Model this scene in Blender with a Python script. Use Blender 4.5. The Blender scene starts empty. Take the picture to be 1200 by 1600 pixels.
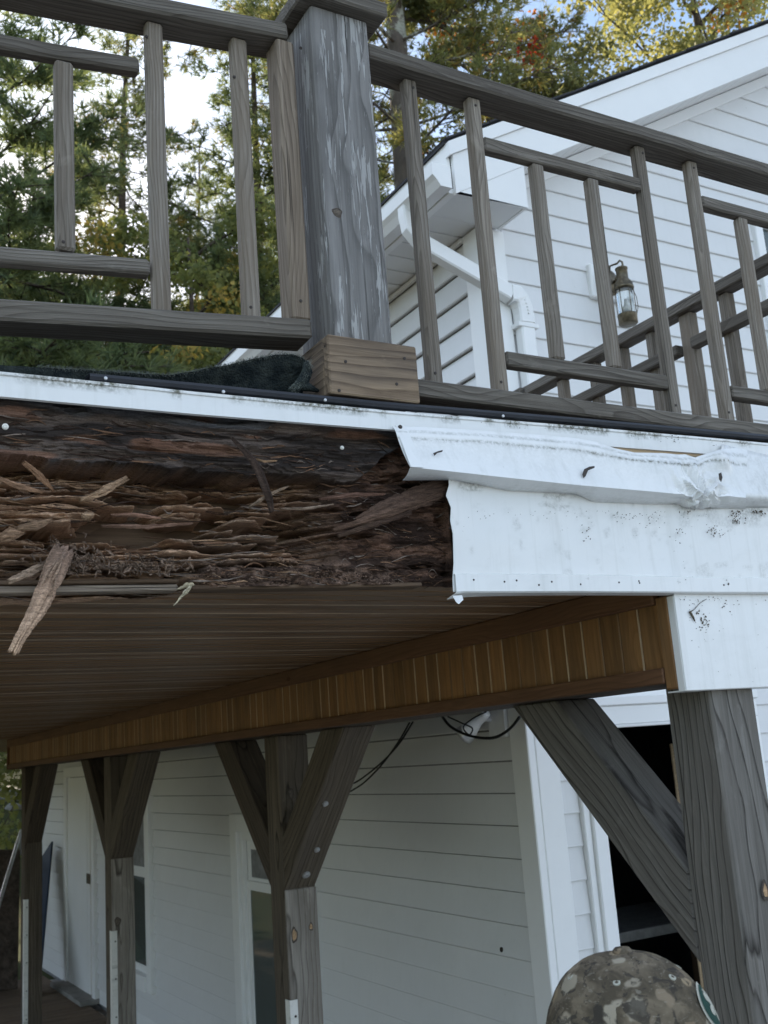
import bpy, bmesh, math, random
import numpy as np
from mathutils import Vector, Matrix, Euler

random.seed(7)
SC = bpy.context.scene
COL = SC.collection

# ------------------------------------------------------------------ camera, sky, sun, exposure
FPX = 1650.63                                   # focal length in pixels of the 1200 x 1600 photograph
CAMZ = 2.0
ROT = np.array([[0.871020595, -0.486137212, -0.070666360],
                [0.048948457, 0.229022219, -0.972189730],
                [0.488801771, 0.843338268, 0.223278736]])   # rows: image right, image down, forward
cam_d = bpy.data.cameras.new('camera')
cam = bpy.data.objects.new('camera', cam_d)
COL.objects.link(cam)
SC.camera = cam
cam_d.sensor_fit = 'VERTICAL'
cam_d.sensor_height = 36.0
cam_d.lens = 36.0 * FPX / 1600.0
cam_d.clip_start = 0.05
cam_d.clip_end = 2000
cam_d.dof.use_dof = True
cam_d.dof.focus_distance = 2.15
cam_d.dof.aperture_fstop = 10.0
r_, d_, f_ = ROT
m = Matrix(((r_[0], -d_[0], -f_[0], 0), (r_[1], -d_[1], -f_[1], 0), (r_[2], -d_[2], -f_[2], CAMZ), (0, 0, 0, 1)))
cam.matrix_world = m

SUN_EL, SUN_AZ = math.radians(24), math.radians(4)      # azimuth to the right of +Y
world = bpy.data.worlds.new('World')
SC.world = world
world.use_nodes = True
wn, wl = world.node_tree.nodes, world.node_tree.links
wn.clear()
wo = wn.new('ShaderNodeOutputWorld'); bg = wn.new('ShaderNodeBackground')
sky = wn.new('ShaderNodeTexSky'); sky.sky_type = 'NISHITA'; sky.sun_disc = False
sky.sun_elevation = SUN_EL; sky.sun_rotation = SUN_AZ; sky.air_density = 1.0; sky.dust_density = 0.6; sky.ozone_density = 1.0
tcw = wn.new('ShaderNodeTexCoord'); nzw = wn.new('ShaderNodeTexNoise'); rw = wn.new('ShaderNodeValToRGB'); mxw = wn.new('ShaderNodeMix')
mxw.data_type = 'RGBA'
nzw.inputs['Scale'].default_value = 3.2; nzw.inputs['Detail'].default_value = 7; nzw.inputs['Roughness'].default_value = 0.55
rw.color_ramp.elements[0].position = 0.46; rw.color_ramp.elements[1].position = 0.60
rw.color_ramp.elements[0].color = (0, 0, 0, 1); rw.color_ramp.elements[1].color = (0.9, 0.9, 0.9, 1)
wl.new(tcw.outputs['Generated'], nzw.inputs['Vector']); wl.new(nzw.outputs['Fac'], rw.inputs['Fac'])
wl.new(rw.outputs['Color'], mxw.inputs['Factor']); wl.new(sky.outputs['Color'], mxw.inputs['A'])
mxw.inputs['B'].default_value = (6.9, 7.8, 9.1, 1)              # sunlit cloud
wl.new(mxw.outputs['Result'], bg.inputs['Color']); bg.inputs['Strength'].default_value = 0.15
wl.new(bg.outputs['Background'], wo.inputs['Surface'])

sun_d = bpy.data.lights.new('sun', 'SUN'); sun_d.energy = 5.0; sun_d.angle = math.radians(0.5); sun_d.color = (1.0, 0.86, 0.66)
sun = bpy.data.objects.new('sun', sun_d); COL.objects.link(sun)
sdir = Vector((math.sin(SUN_AZ) * math.cos(SUN_EL), math.cos(SUN_AZ) * math.cos(SUN_EL), math.sin(SUN_EL)))
sun.rotation_euler = (-sdir).to_track_quat('-Z', 'Y').to_euler()
sun.location = (0, 0, 30)
vs = SC.view_settings
vs.view_transform = 'Standard'; vs.look = 'None'; vs.gamma = 1.0; vs.use_curve_mapping = False
vs.exposure = 0.86
SC.cycles.max_bounces = 6; SC.cycles.diffuse_bounces = 4; SC.cycles.glossy_bounces = 2; SC.cycles.transmission_bounces = 4
SC.cycles.use_adaptive_sampling = True; SC.cycles.adaptive_threshold = 0.02

# ------------------------------------------------------------------ helpers
def ray(x, y):
    return ROT.T @ np.array([(x - 600) / FPX, (y - 800) / FPX, 1.0])
C0 = np.array([0, 0, CAMZ])
def onY(x, y, Y): d = ray(x, y); return C0 + d * (Y / d[1])
def onX(x, y, X): d = ray(x, y); return C0 + d * (X / d[0])
def onZ(x, y, Z): d = ray(x, y); return C0 + d * ((Z - CAMZ) / d[2])
def onP(x, y, n, c): d = ray(x, y); n = np.array(n); return C0 + d * ((c - n @ C0) / (n @ d))
V = lambda p: Vector((float(p[0]), float(p[1]), float(p[2])))

def tag(o, label=None, cat=None, group=None, kind=None):
    if label: o['label'] = label
    if cat: o['category'] = cat
    if group: o['group'] = group
    if kind: o['kind'] = kind
    return o
def empty(name, loc, label=None, cat=None, group=None, kind=None):
    o = bpy.data.objects.new(name, None); COL.objects.link(o); o.location = V(loc); o.empty_display_size = 0.1
    bpy.context.view_layer.update() if False else None
    return tag(o, label, cat, group, kind)
def wloc(o):
    v = Vector((0, 0, 0)); p = o
    mats = []
    while p is not None:
        mats.append(p.matrix_basis.copy()); p = p.parent
    M = Matrix.Identity(4)
    for q in reversed(mats): M = M @ q
    return M
def link(name, mesh, mat, parent=None, M=None, smooth=False):
    """one mesh object; M is its WORLD matrix"""
    o = bpy.data.objects.new(name, mesh); COL.objects.link(o)
    if mat is not None and not mesh.materials: mesh.materials.append(mat)
    M = M or Matrix.Identity(4)
    if parent is not None:
        o.parent = parent
        M = wloc(parent).inverted() @ M
    o.matrix_basis = M
    if smooth:
        mesh.polygons.foreach_set('use_smooth', [True] * len(mesh.polygons))
    return o
def mesh_from(verts, faces, name='m'):
    me = bpy.data.meshes.new(name)
    me.from_pydata([tuple(map(float, v)) for v in verts], [], [tuple(map(int, f)) for f in faces]); me.update()
    return me
def frame(p0, p1, up):
    p0, p1 = V(p0), V(p1)
    x = (p1 - p0).normalized(); z = V(up); z = (z - x * z.dot(x)).normalized(); y = z.cross(x)
    M = Matrix((x, y, z)).transposed().to_4x4(); M.translation = (p0 + p1) / 2
    return M
BOXC = {}
def cbox(lx, ly, lz, b, mat):
    key = (round(lx, 4), round(ly, 4), round(lz, 4), round(b, 4), mat.name)
    if key in BOXC: return BOXC[key]
    h = (lx / 2, ly / 2, lz / 2); b = min(b, min(h) * 0.9)
    vs_, idx = [], {}
    for sx in (-1, 1):
        for sy in (-1, 1):
            for sz in (-1, 1):
                s = (sx, sy, sz)
                for a in range(3):
                    p = [s[i] * (h[i] - (0 if i == a else b)) for i in range(3)]
                    idx[(s, a)] = len(vs_); vs_.append(p)
    fs = []
    for a in range(3):
        i, j = [(1, 2), (2, 0), (0, 1)][a]
        for sg in (-1, 1):
            q = []
            for u, v in ((-1, -1), (1, -1), (1, 1), (-1, 1)):
                s = [0, 0, 0]; s[a] = sg; s[i] = u; s[j] = v
                q.append(idx[(tuple(s), a)])
            fs.append(q if sg > 0 else q[::-1])
    for a in range(3):                                   # edge chamfers along axis a
        i, j = [(1, 2), (2, 0), (0, 1)][a]
        for u in (-1, 1):
            for v in (-1, 1):
                s0 = [0, 0, 0]; s0[i] = u; s0[j] = v; s1 = list(s0); s0[a] = -1; s1[a] = 1
                s0, s1 = tuple(s0), tuple(s1)
                q = [idx[(s0, i)], idx[(s1, i)], idx[(s1, j)], idx[(s0, j)]]
                fs.append(q if u * v < 0 else q[::-1])
    for sx in (-1, 1):
        for sy in (-1, 1):
            for sz in (-1, 1):
                s = (sx, sy, sz); q = [idx[(s, 0)], idx[(s, 1)], idx[(s, 2)]]
                fs.append(q if sx * sy * sz > 0 else q[::-1])
    me = mesh_from(vs_, fs); me.materials.append(mat)
    BOXC[key] = me
    return me
def piece(name, p0, p1, wy, hz, up, mat, parent=None, bev=0.003):
    """a board from p0 to p1 (centre line); hz along up, wy across; grain follows its length"""
    L = (V(p1) - V(p0)).length
    return link(name, cbox(L, wy, hz, bev, mat), mat, parent, frame(p0, p1, up))
def boxab(name, a, b, mat, parent=None, bev=0.002, axis=0):
    """axis-aligned box between two corners, local X along world axis"""
    a, b = np.minimum(a, b), np.maximum(a, b); c = (a + b) / 2; s = b - a
    if axis == 0: return link(name, cbox(s[0], s[1], s[2], bev, mat), mat, parent, Matrix.Translation(V(c)))
    p0, p1 = c.copy(), c.copy(); p0[axis] = a[axis]; p1[axis] = b[axis]
    if axis == 1: return piece(name, p0, p1, s[0], s[2], (0, 0, 1), mat, parent, bev)
    return piece(name, p0, p1, s[1], s[0], (1, 0, 0), mat, parent, bev)
def tube(pts, rad, n=8, cap=True):
    pts = [V(p) for p in pts]; rad = rad if hasattr(rad, '__len__') else [rad] * len(pts)
    vs_, fs = [], []
    t = (pts[1] - pts[0]).normalized(); nrm = t.orthogonal().normalized()
    for i, p in enumerate(pts):
        if i == 0: t = pts[1] - pts[0]
        elif i == len(pts) - 1: t = pts[-1] - pts[-2]
        else: t = pts[i + 1] - pts[i - 1]
        t.normalize(); nrm = (nrm - t * nrm.dot(t)).normalized(); bn = t.cross(nrm)
        for k in range(n):
            a = 2 * math.pi * k / n
            vs_.append(p + (nrm * math.cos(a) + bn * math.sin(a)) * rad[i])
    for i in range(len(pts) - 1):
        for k in range(n):
            k2 = (k + 1) % n
            fs.append((i * n + k, i * n + k2, (i + 1) * n + k2, (i + 1) * n + k))
    if cap:
        fs.append(tuple(range(n))[::-1]); fs.append(tuple(range((len(pts) - 1) * n, len(pts) * n)))
    return vs_, fs
def tube_obj(name, pts, rad, mat, parent=None, n=8, smooth=True):
    v, f = tube(pts, rad, n); return link(name, mesh_from(v, f), mat, parent, None, smooth)
def lathe(profile, n=24):
    vs_, fs = [], []
    for r, z in profile:
        for k in range(n):
            a = 2 * math.pi * k / n; vs_.append((r * math.cos(a), r * math.sin(a), z))
    for i in range(len(profile) - 1):
        for k in range(n):
            k2 = (k + 1) % n
            fs.append((i * n + k, i * n + k2, (i + 1) * n + k2, (i + 1) * n + k))
    return vs_, fs
def prism(name, sec, L, mat, parent, M, shift=None):
    """sec = [(y, z)] extruded along local X 0..L; shift(z) moves the x of the start"""
    n = len(sec); sh = shift or (lambda z: (0, 0))
    vs_ = [(sh(z)[0], y, z) for y, z in sec] + [(L + sh(z)[1], y, z) for y, z in sec]
    fs = [(i, (i + 1) % n, n + (i + 1) % n, n + i) for i in range(n)] + [tuple(range(n))[::-1], tuple(range(n, 2 * n))]
    me = mesh_from(vs_, fs)
    bm = bmesh.new(); bm.from_mesh(me); bmesh.ops.recalc_face_normals(bm, faces=bm.faces); bm.to_mesh(me); bm.free()
    return link(name, me, mat, parent, M)
RS = np.random.RandomState(11)
LAT = RS.rand(512, 512)
def vnoise(x, y, seed=0):
    x = np.asarray(x, float) + seed * 37.31; y = np.asarray(y, float) + seed * 91.7
    xi, yi = np.floor(x).astype(int), np.floor(y).astype(int); fx, fy = x - xi, y - yi
    fx = fx * fx * fx * (fx * (fx * 6 - 15) + 10); fy = fy * fy * fy * (fy * (fy * 6 - 15) + 10)
    g = lambda a, b: LAT[a % 512, b % 512]
    return (g(xi, yi) * (1 - fx) + g(xi + 1, yi) * fx) * (1 - fy) + (g(xi, yi + 1) * (1 - fx) + g(xi + 1, yi + 1) * fx) * fy
def fbm(x, y, o=4, seed=0, gain=0.5):
    s, a, t = 0, 1, 0
    for i in range(o):
        s = s + a * vnoise(x * 2 ** i, y * 2 ** i, seed + i * 3.7); t += a; a *= gain
    return s / t
def sstep(a, b, x): t = np.clip((x - a) / (b - a), 0, 1); return t * t * (3 - 2 * t)

# ------------------------------------------------------------------ materials
class NT:
    def __init__(s, name, rough=0.8, spec=0.3):
        s.m = bpy.data.materials.new(name); s.m.use_nodes = True
        s.n, s.l = s.m.node_tree.nodes, s.m.node_tree.links
        s.b = s.n['Principled BSDF']; s.out = s.n['Material Output']
        s.b.inputs['Roughness'].default_value = rough; s.b.inputs['Specular IOR Level'].default_value = spec
    def new(s, t, **k):
        n = s.n.new(t)
        for a, v in k.items(): setattr(n, a, v)
        return n
    def set(s, node, **k):
        for a, v in k.items():
            inp = node.inputs[a.replace('_', ' ')]
            if hasattr(v, 'links') or isinstance(v, bpy.types.NodeSocket): s.l.new(v, inp)
            else: inp.default_value = v
        return node
    def coords(s, kind='Object', scale=(1, 1, 1), rnd=0.0, loc=(0, 0, 0)):
        tc = s.new('ShaderNodeTexCoord'); out = tc.outputs[kind]
        if rnd:
            oi = s.new('ShaderNodeObjectInfo'); mu = s.new('ShaderNodeVectorMath', operation='SCALE')
            cb = s.new('ShaderNodeCombineXYZ'); mm = s.new('ShaderNodeMath', operation='MULTIPLY'); mm.inputs[1].default_value = 17.3
            fr = s.new('ShaderNodeMath', operation='FRACT'); s.l.new(oi.outputs['Random'], mm.inputs[0]); s.l.new(mm.outputs[0], fr.inputs[0])
            s.l.new(oi.outputs['Random'], cb.inputs[0]); s.l.new(fr.outputs[0], cb.inputs[1]); s.l.new(oi.outputs['Random'], cb.inputs[2])
            s.l.new(cb.outputs[0], mu.inputs[0]); mu.inputs['Scale'].default_value = rnd
            ad = s.new('ShaderNodeVectorMath', operation='ADD'); s.l.new(out, ad.inputs[0]); s.l.new(mu.outputs[0], ad.inputs[1]); out = ad.outputs[0]
        mp = s.new('ShaderNodeMapping'); mp.inputs['Scale'].default_value = scale; mp.inputs['Location'].default_value = loc
        s.l.new(out, mp.inputs['Vector']); return mp.outputs[0]
    def noise(s, vec, scale=5, detail=3, rough=0.5, dist=0.0):
        n = s.new('ShaderNodeTexNoise'); s.l.new(vec, n.inputs['Vector'])
        n.inputs['Scale'].default_value = scale; n.inputs['Detail'].default_value = detail; n.inputs['Roughness'].default_value = rough; n.inputs['Distortion'].default_value = dist
        return n.outputs['Fac']
    def ramp(s, fac, stops):
        r = s.new('ShaderNodeValToRGB'); e = r.color_ramp.elements
        while len(e) > 1: e.remove(e[-1])
        for i, (p, c) in enumerate(stops):
            q = e[0] if i == 0 else e.new(p)
            q.position = p; q.color = (c, c, c, 1) if not hasattr(c, '__len__') else (*c, 1)
        s.l.new(fac, r.inputs['Fac']); return r.outputs['Color']
    def mix(s, fac, a, b, mode='MIX'):
        n = s.new('ShaderNodeMix', data_type='RGBA', blend_type=mode)
        for k, v in (('Factor', fac), ('A', a), ('B', b)):
            if isinstance(v, bpy.types.NodeSocket): s.l.new(v, n.inputs[k])
            elif hasattr(v, '__len__'): n.inputs[k].default_value = (*v, 1)
            else: n.inputs[k].default_value = v
        return n.outputs['Result']
    def math(s, op, a, b=0.0):
        n = s.new('ShaderNodeMath', operation=op)
        for i, v in enumerate((a, b)):
            if isinstance(v, bpy.types.NodeSocket): s.l.new(v, n.inputs[i])
            else: n.inputs[i].default_value = v
        return n.outputs[0]
    def color(s, c):
        if isinstance(c, bpy.types.NodeSocket): s.l.new(c, s.b.inputs['Base Color'])
        else: s.b.inputs['Base Color'].default_value = (*c, 1)
        return s
    def bump(s, h, dist=0.002, strength=0.8):
        n = s.new('ShaderNodeBump'); n.inputs['Distance'].default_value = dist; n.inputs['Strength'].default_value = strength
        s.l.new(h, n.inputs['Height']); s.l.new(n.outputs[0], s.b.inputs['Normal']); return s

def wood(name, light, dark, grain, ring=42.0, flake=None, crack=0.5, rough=0.85, knots=True, ringw=0.55, stain=None, bump=0.0018, ringamt=0.55, vary=0.22):
    t = NT(name, rough, 0.25)
    v = t.coords(scale=(1, 1, 1), rnd=9.0)
    # slow wobble of the grain
    wv = t.coords(scale=(1.6, 5, 5), rnd=9.0)
    wob = t.new('ShaderNodeTexNoise'); t.l.new(wv, wob.inputs['Vector']); wob.inputs['Scale'].default_value = 1.3; wob.inputs['Detail'].default_value = 2
    sub = t.new('ShaderNodeVectorMath', operation='SUBTRACT'); t.l.new(wob.outputs['Color'], sub.inputs[0]); sub.inputs[1].default_value = (.5, .5, .5)
    scl = t.new('ShaderNodeVectorMath', operation='MULTIPLY'); t.l.new(sub.outputs[0], scl.inputs[0]); scl.inputs[1].default_value = (0, .085, .085)
    # small offset of the ring centre per piece
    oi = t.new('ShaderNodeObjectInfo'); cb = t.new('ShaderNodeCombineXYZ')
    t.l.new(t.math('MULTIPLY', t.math('SUBTRACT', oi.outputs['Random'], 0.5), 0.16), cb.inputs[1])
    t.l.new(t.math('MULTIPLY', t.math('ADD', t.math('FRACT', t.math('MULTIPLY', oi.outputs['Random'], 13.7)), 0.3), 0.07), cb.inputs[2])
    tc = t.new('ShaderNodeTexCoord')
    a1 = t.new('ShaderNodeVectorMath', operation='ADD'); t.l.new(tc.outputs['Object'], a1.inputs[0]); t.l.new(scl.outputs[0], a1.inputs[1])
    a2 = t.new('ShaderNodeVectorMath', operation='ADD'); t.l.new(a1.outputs[0], a2.inputs[0]); t.l.new(cb.outputs[0], a2.inputs[1])
    vec = a2.outputs[0]
    if knots:                                            # a few knots bend the rings
        kv = t.coords(scale=(1.0, 2.2, 2.2), rnd=9.0)
        vo = t.new('ShaderNodeTexVoronoi'); t.l.new(kv, vo.inputs['Vector']); vo.inputs['Scale'].default_value = 2.6
        kd = vo.outputs['Distance']
        kb = t.ramp(kd, [(0.0, 1.0), (0.18, 0.0)])
        k2 = t.new('ShaderNodeVectorMath', operation='SCALE'); k2.inputs[0].default_value = (0, .018, .018); t.l.new(kb, k2.inputs['Scale'])
        a3 = t.new('ShaderNodeVectorMath', operation='ADD'); t.l.new(vec, a3.inputs[0]); t.l.new(k2.outputs[0], a3.inputs[1]); vec = a3.outputs[0]
    mp = t.new('ShaderNodeMapping'); mp.inputs['Scale'].default_value = (0.08, 1, 1); t.l.new(vec, mp.inputs['Vector'])
    w = t.new('ShaderNodeTexWave', wave_type='RINGS', rings_direction='X', wave_profile='SAW')
    t.l.new(mp.outputs[0], w.inputs['Vector']); w.inputs['Scale'].default_value = ring; w.inputs['Distortion'].default_value = 1.2; w.inputs['Detail'].default_value = 2; w.inputs['Detail Scale'].default_value = 2.0
    rings = t.ramp(w.outputs['Fac'], [(0.0, 0.0), (ringw, 0.25), (0.93, 1.0), (1.0, 0.0)])
    fib = t.noise(t.coords(scale=(4, 190, 190), rnd=9.0), 1.0, 5, 0.7)
    stk = t.noise(t.coords(scale=(1.3, 48, 48), rnd=9.0), 1.0, 4, 0.65, 0.3)
    big = t.noise(t.coords(scale=(1.7, 9, 9), rnd=9.0), 1.6, 4, 0.6)
    wear = t.noise(t.coords(scale=(6, 14, 14), rnd=9.0), 1.0, 5, 0.7, 0.5)
    c = t.mix(t.ramp(t.math('ADD', t.math('MULTIPLY', fib, 0.5), t.math('MULTIPLY', stk, 0.5)), [(0.38, 0.0), (0.62, 1.0)]), dark, light)
    c = t.mix(t.math('MULTIPLY', t.math('MULTIPLY', rings, ringamt), t.ramp(wear, [(0.30, 0.45), (0.55, 1.0)])), c, grain)
    c = t.mix(t.ramp(big, [(0.40, 0.0), (0.72, 0.7)]), c, stain or dark)
    c = t.mix(t.ramp(wear, [(0.60, 0.0), (0.78, 0.45)]), c, tuple(min(1, x * 1.35) for x in light))
    if knots:
        c = t.mix(t.ramp(kd, [(0.0, 0.9), (0.04, 0.8), (0.06, 0.0)]), c, (grain[0] * .8, grain[1] * .62, grain[2] * .5))
    tone = t.math('ADD', t.math('MULTIPLY', t.math('FRACT', t.math('MULTIPLY', oi.outputs['Random'], 57.3)), vary), 1.0 - vary * 0.5)
    tv = t.new('ShaderNodeCombineColor'); t.l.new(tone, tv.inputs[0]); t.l.new(tone, tv.inputs[1]); t.l.new(tone, tv.inputs[2])
    c = t.mix(1.0, c, tv.outputs[0], 'MULTIPLY')
    cr = t.ramp(t.noise(t.coords(scale=(1.1, 95, 95), rnd=9.0), 1.0, 3, 0.55, 0.2), [(0.0, 1.0), (0.29, 1.0), (0.33, 0.0)])
    c = t.mix(t.math('MULTIPLY', cr, crack), c, (0.016, 0.014, 0.012))
    h = t.math('SUBTRACT', t.math('SUBTRACT', t.math('ADD', fib, stk), t.math('MULTIPLY', rings, 0.5 * ringamt)), t.math('MULTIPLY', cr, 1.6 * crack))
    if flake:
        fl = t.noise(t.coords(scale=(11, 150, 150), rnd=9.0), 1.0, 4, 0.6, 0.6)
        zone = t.noise(t.coords(scale=(3.5, 16, 16), rnd=5.0), 1.0, 3, 0.55)
        fm = t.ramp(t.math('ADD', fl, t.math('MULTIPLY', t.math('SUBTRACT', zone, 0.5), 0.95)), [(0.60, 0.0), (0.625, 1.0)])
        c = t.mix(t.math('MULTIPLY', fm, 0.7), c, flake); h = t.math('ADD', h, t.math('MULTIPLY', fm, 0.8))
    t.color(c); t.bump(h, bump, 0.9)
    return t.m

RAIL = wood('weathered_rail_wood', (0.229, 0.207, 0.178), (0.099, 0.086, 0.071), (0.036, 0.029, 0.023), ring=40, crack=0.85, stain=(0.10, 0.085, 0.07), knots=False, ringamt=0.7, vary=0.3)
BALU = wood('baluster_wood', (0.325, 0.29, 0.247), (0.145, 0.123, 0.1), (0.061, 0.048, 0.036), ring=44, crack=0.8, stain=(0.17, 0.135, 0.10), knots=False, ringamt=0.6, vary=0.4)
ENDP = wood('warm_grey_wood', (0.378, 0.31, 0.243), (0.18, 0.14, 0.104), (0.072, 0.052, 0.038), ring=34, crack=0.85, stain=(0.22, 0.17, 0.125), knots=False, ringamt=0.7)
PEEL = wood('peeling_post_wood', (0.311, 0.299, 0.289), (0.154, 0.147, 0.14), (0.058, 0.055, 0.052), ring=20, flake=(0.44, 0.435, 0.425), crack=0.8, knots=False, ringamt=0.75, vary=0.05)
SKIRT = wood('brown_skirt_wood', (0.368, 0.276, 0.189), (0.193, 0.138, 0.092), (0.064, 0.041, 0.028), ring=18, crack=0.85, stain=(0.06, 0.05, 0.046), knots=False, ringamt=0.75, vary=0.15)
TIMB = wood('timber_post_wood', (0.226, 0.21, 0.188), (0.123, 0.112, 0.097), (0.021, 0.018, 0.015), ring=15, crack=0.75, stain=(0.135, 0.12, 0.105), ringw=0.78, knots=False, ringamt=1.0)
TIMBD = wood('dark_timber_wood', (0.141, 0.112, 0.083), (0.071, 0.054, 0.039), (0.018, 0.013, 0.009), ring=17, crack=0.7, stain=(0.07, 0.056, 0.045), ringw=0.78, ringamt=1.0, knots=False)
TIMBM = wood('brown_timber_wood', (0.183, 0.15, 0.113), (0.095, 0.075, 0.055), (0.022, 0.017, 0.012), ring=16, crack=0.7, stain=(0.09, 0.074, 0.06), ringw=0.78, ringamt=1.0, knots=False)
LITE = wood('pale_facing_wood', (0.36, 0.33, 0.29), (0.205, 0.183, 0.158), (0.05, 0.041, 0.033), ring=15, crack=0.5, stain=(0.15, 0.13, 0.108), ringw=0.80, ringamt=0.95, knots=False, vary=0.35)
BEAD = wood('stained_bead_wood', (0.363, 0.191, 0.075), (0.246, 0.123, 0.047), (0.159, 0.075, 0.026), ring=22, crack=0.05, rough=0.55, stain=(0.125, 0.075, 0.04), bump=0.0003, ringamt=0.5, vary=0.35)
TRIMW = wood('stained_trim_wood', (0.21, 0.108, 0.057), (0.14, 0.07, 0.036), (0.091, 0.042, 0.021), ring=30, crack=0.1, rough=0.6, stain=(0.10, 0.05, 0.028), bump=0.0004)
CEILW = wood('ceiling_board_wood', (0.328, 0.198, 0.109), (0.196, 0.116, 0.063), (0.11, 0.062, 0.032), ring=26, crack=0.05, rough=0.42, stain=(0.09, 0.07, 0.052), bump=0.0003, vary=0.35, knots=False)
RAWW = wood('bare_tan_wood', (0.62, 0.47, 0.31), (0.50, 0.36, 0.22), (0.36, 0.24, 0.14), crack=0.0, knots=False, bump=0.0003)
CEILL = wood('ceiling_groove_lit', (0.60, 0.48, 0.35), (0.45, 0.34, 0.24), (0.22, 0.15, 0.10), crack=0.0, knots=False, bump=0.0002)  # pale tone that puts the brightness of lit groove bevels into colour
CEILD = wood('ceiling_bead_dark', (0.05, 0.035, 0.025), (0.03, 0.022, 0.016), (0.02, 0.015, 0.012), crack=0.0, knots=False, bump=0.0002)
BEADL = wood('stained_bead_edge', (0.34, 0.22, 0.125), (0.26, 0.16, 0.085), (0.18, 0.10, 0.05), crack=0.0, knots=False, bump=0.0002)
FLOORW = wood('porch_floor_wood', (0.26, 0.19, 0.13), (0.15, 0.105, 0.07), (0.10, 0.07, 0.045), crack=0.3, stain=(0.10, 0.075, 0.055))
OLDW = wood('old_brown_wood', (0.17, 0.115, 0.075), (0.085, 0.055, 0.035), (0.05, 0.03, 0.02), crack=0.5, knots=False)

def vinyl(name, base, dirt=0.25, rough=0.42, bump=0.00018, grime=False, sc=1.0):
    t = NT(name, rough, 0.4)
    v = t.coords('Object', (1, 1, 1), rnd=6.0)
    n1 = t.noise(v, 2.2 * sc, 5, 0.6); n2 = t.noise(v, 55 * sc, 4, 0.65); n3 = t.noise(v, 9 * sc, 5, 0.7, 0.6)
    c = t.mix(t.ramp(n1, [(0.35, 0.0), (0.8, 0.35)]), base, tuple(x * 0.86 for x in base))
    spk = t.math('MULTIPLY', t.ramp(n2, [(0.66, 0.0), (0.74, 1.0)]), t.ramp(n3, [(0.48, 0.0), (0.68, 1.0)]))
    c = t.mix(t.math('MULTIPLY', spk, dirt * 2.2), c, (0.17, 0.16, 0.13))
    c = t.mix(t.math('MULTIPLY', t.ramp(n3, [(0.5, 0.0), (0.8, 0.5)]), dirt), c, (0.42, 0.42, 0.38))
    stv = t.noise(t.coords('Object', (34, 34, 1.6), rnd=6.0), 1.0, 4, 0.65)
    c = t.mix(t.math('MULTIPLY', t.ramp(stv, [(0.52, 0.0), (0.75, 0.8)]), max(0.0, dirt - 0.10) * 1.6), c, (0.50, 0.50, 0.46))
    if grime:
        at = t.new('ShaderNodeAttribute', attribute_name='grime')
        g = t.math('MULTIPLY', at.outputs['Fac'], t.ramp(t.noise(v, 130, 4, 0.7), [(0.33, 0.0), (0.62, 1.0)]))
        c = t.mix(g, c, (0.13, 0.125, 0.085))
    t.color(c); t.bump(t.noise(v, 14 * sc, 3, 0.5), bump, 0.6)
    return t.m
WHITE = vinyl('white_vinyl_siding', (0.74, 0.74, 0.735), 0.16)
TRIM = vinyl('white_trim', (0.86, 0.86, 0.85), 0.10)
COIL = vinyl('white_coil_sheet', (0.82, 0.82, 0.81), 0.34, 0.27, 0.0001, True)
SOFF = vinyl('white_soffit', (0.78, 0.78, 0.77), 0.10)
STRIPW = vinyl('dirty_white_strip', (0.78, 0.77, 0.73), 0.9, sc=2.0)

def plain(name, c, rough=0.6, metal=0.0, var=0.25, sc=20, spec=0.3, bump=0.0):
    t = NT(name, rough, spec); t.b.inputs['Metallic'].default_value = metal
    n = t.noise(t.coords('Object', rnd=4.0), sc, 4, 0.6)
    t.color(t.mix(t.ramp(n, [(0.3, 0.0), (0.75, 1.0)]), tuple(x * (1 - var) for x in c), tuple(min(1, x * (1 + var)) for x in c)))
    if bump: t.bump(n, bump, 0.8)
    return t.m
BLACKP = plain('black_edge_strip', (0.022, 0.024, 0.03), 0.45, spec=0.4)
CABLE = plain('black_cable', (0.012, 0.012, 0.013), 0.5)
SHING = plain('dark_shingle', (0.045, 0.045, 0.05), 0.95, sc=120, bump=0.002)
WRAP = plain('grey_house_wrap', (0.24, 0.24, 0.24), 0.9)
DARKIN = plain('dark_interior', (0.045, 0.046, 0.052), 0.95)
METAL = plain('galvanised_metal', (0.62, 0.62, 0.63), 0.35, 0.7)
BRASS = plain('aged_brass', (0.155, 0.13, 0.09), 0.42, 0.8, var=0.5, sc=30)
NAIL = plain('nail_white', (0.72, 0.70, 0.64), 0.5)
NAILD = plain('rusty_nail', (0.05, 0.04, 0.035), 0.6)
LAMPW = plain('lamp_white', (0.75, 0.75, 0.74), 0.4, var=0.08)
BLUEB = plain('dark_blue_board', (0.025, 0.04, 0.07), 0.6)
STONE = plain('stone', (0.26, 0.25, 0.23), 0.9, sc=8, bump=0.02)
BARK = plain('pine_bark', (0.085, 0.065, 0.052), 0.95, var=0.55, sc=14, bump=0.03)
def lichen_bark():
    t = NT('lichen_bark', 0.95, 0.1); v = t.coords('Object', (1, 1, 0.35))
    n = t.noise(v, 11, 5, 0.7); l = t.noise(t.coords('Object', (1, 1, 0.5), loc=(3, 1, 0)), 3.0, 6, 0.7, 0.8)
    c = t.mix(n, (0.06, 0.05, 0.045), (0.19, 0.16, 0.14))
    t.color(t.mix(t.ramp(l, [(0.52, 0.0), (0.60, 0.85)]), c, (0.42, 0.43, 0.37))); t.bump(n, 0.03, 0.9); return t.m
LICHEN = lichen_bark()
def glass_mat(name, c=(0.02, 0.025, 0.03), rough=0.04):
    t = NT(name, rough, 0.6); t.color(c); return t.m
PANE = glass_mat('window_glass', (0.075, 0.095, 0.09))
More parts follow.
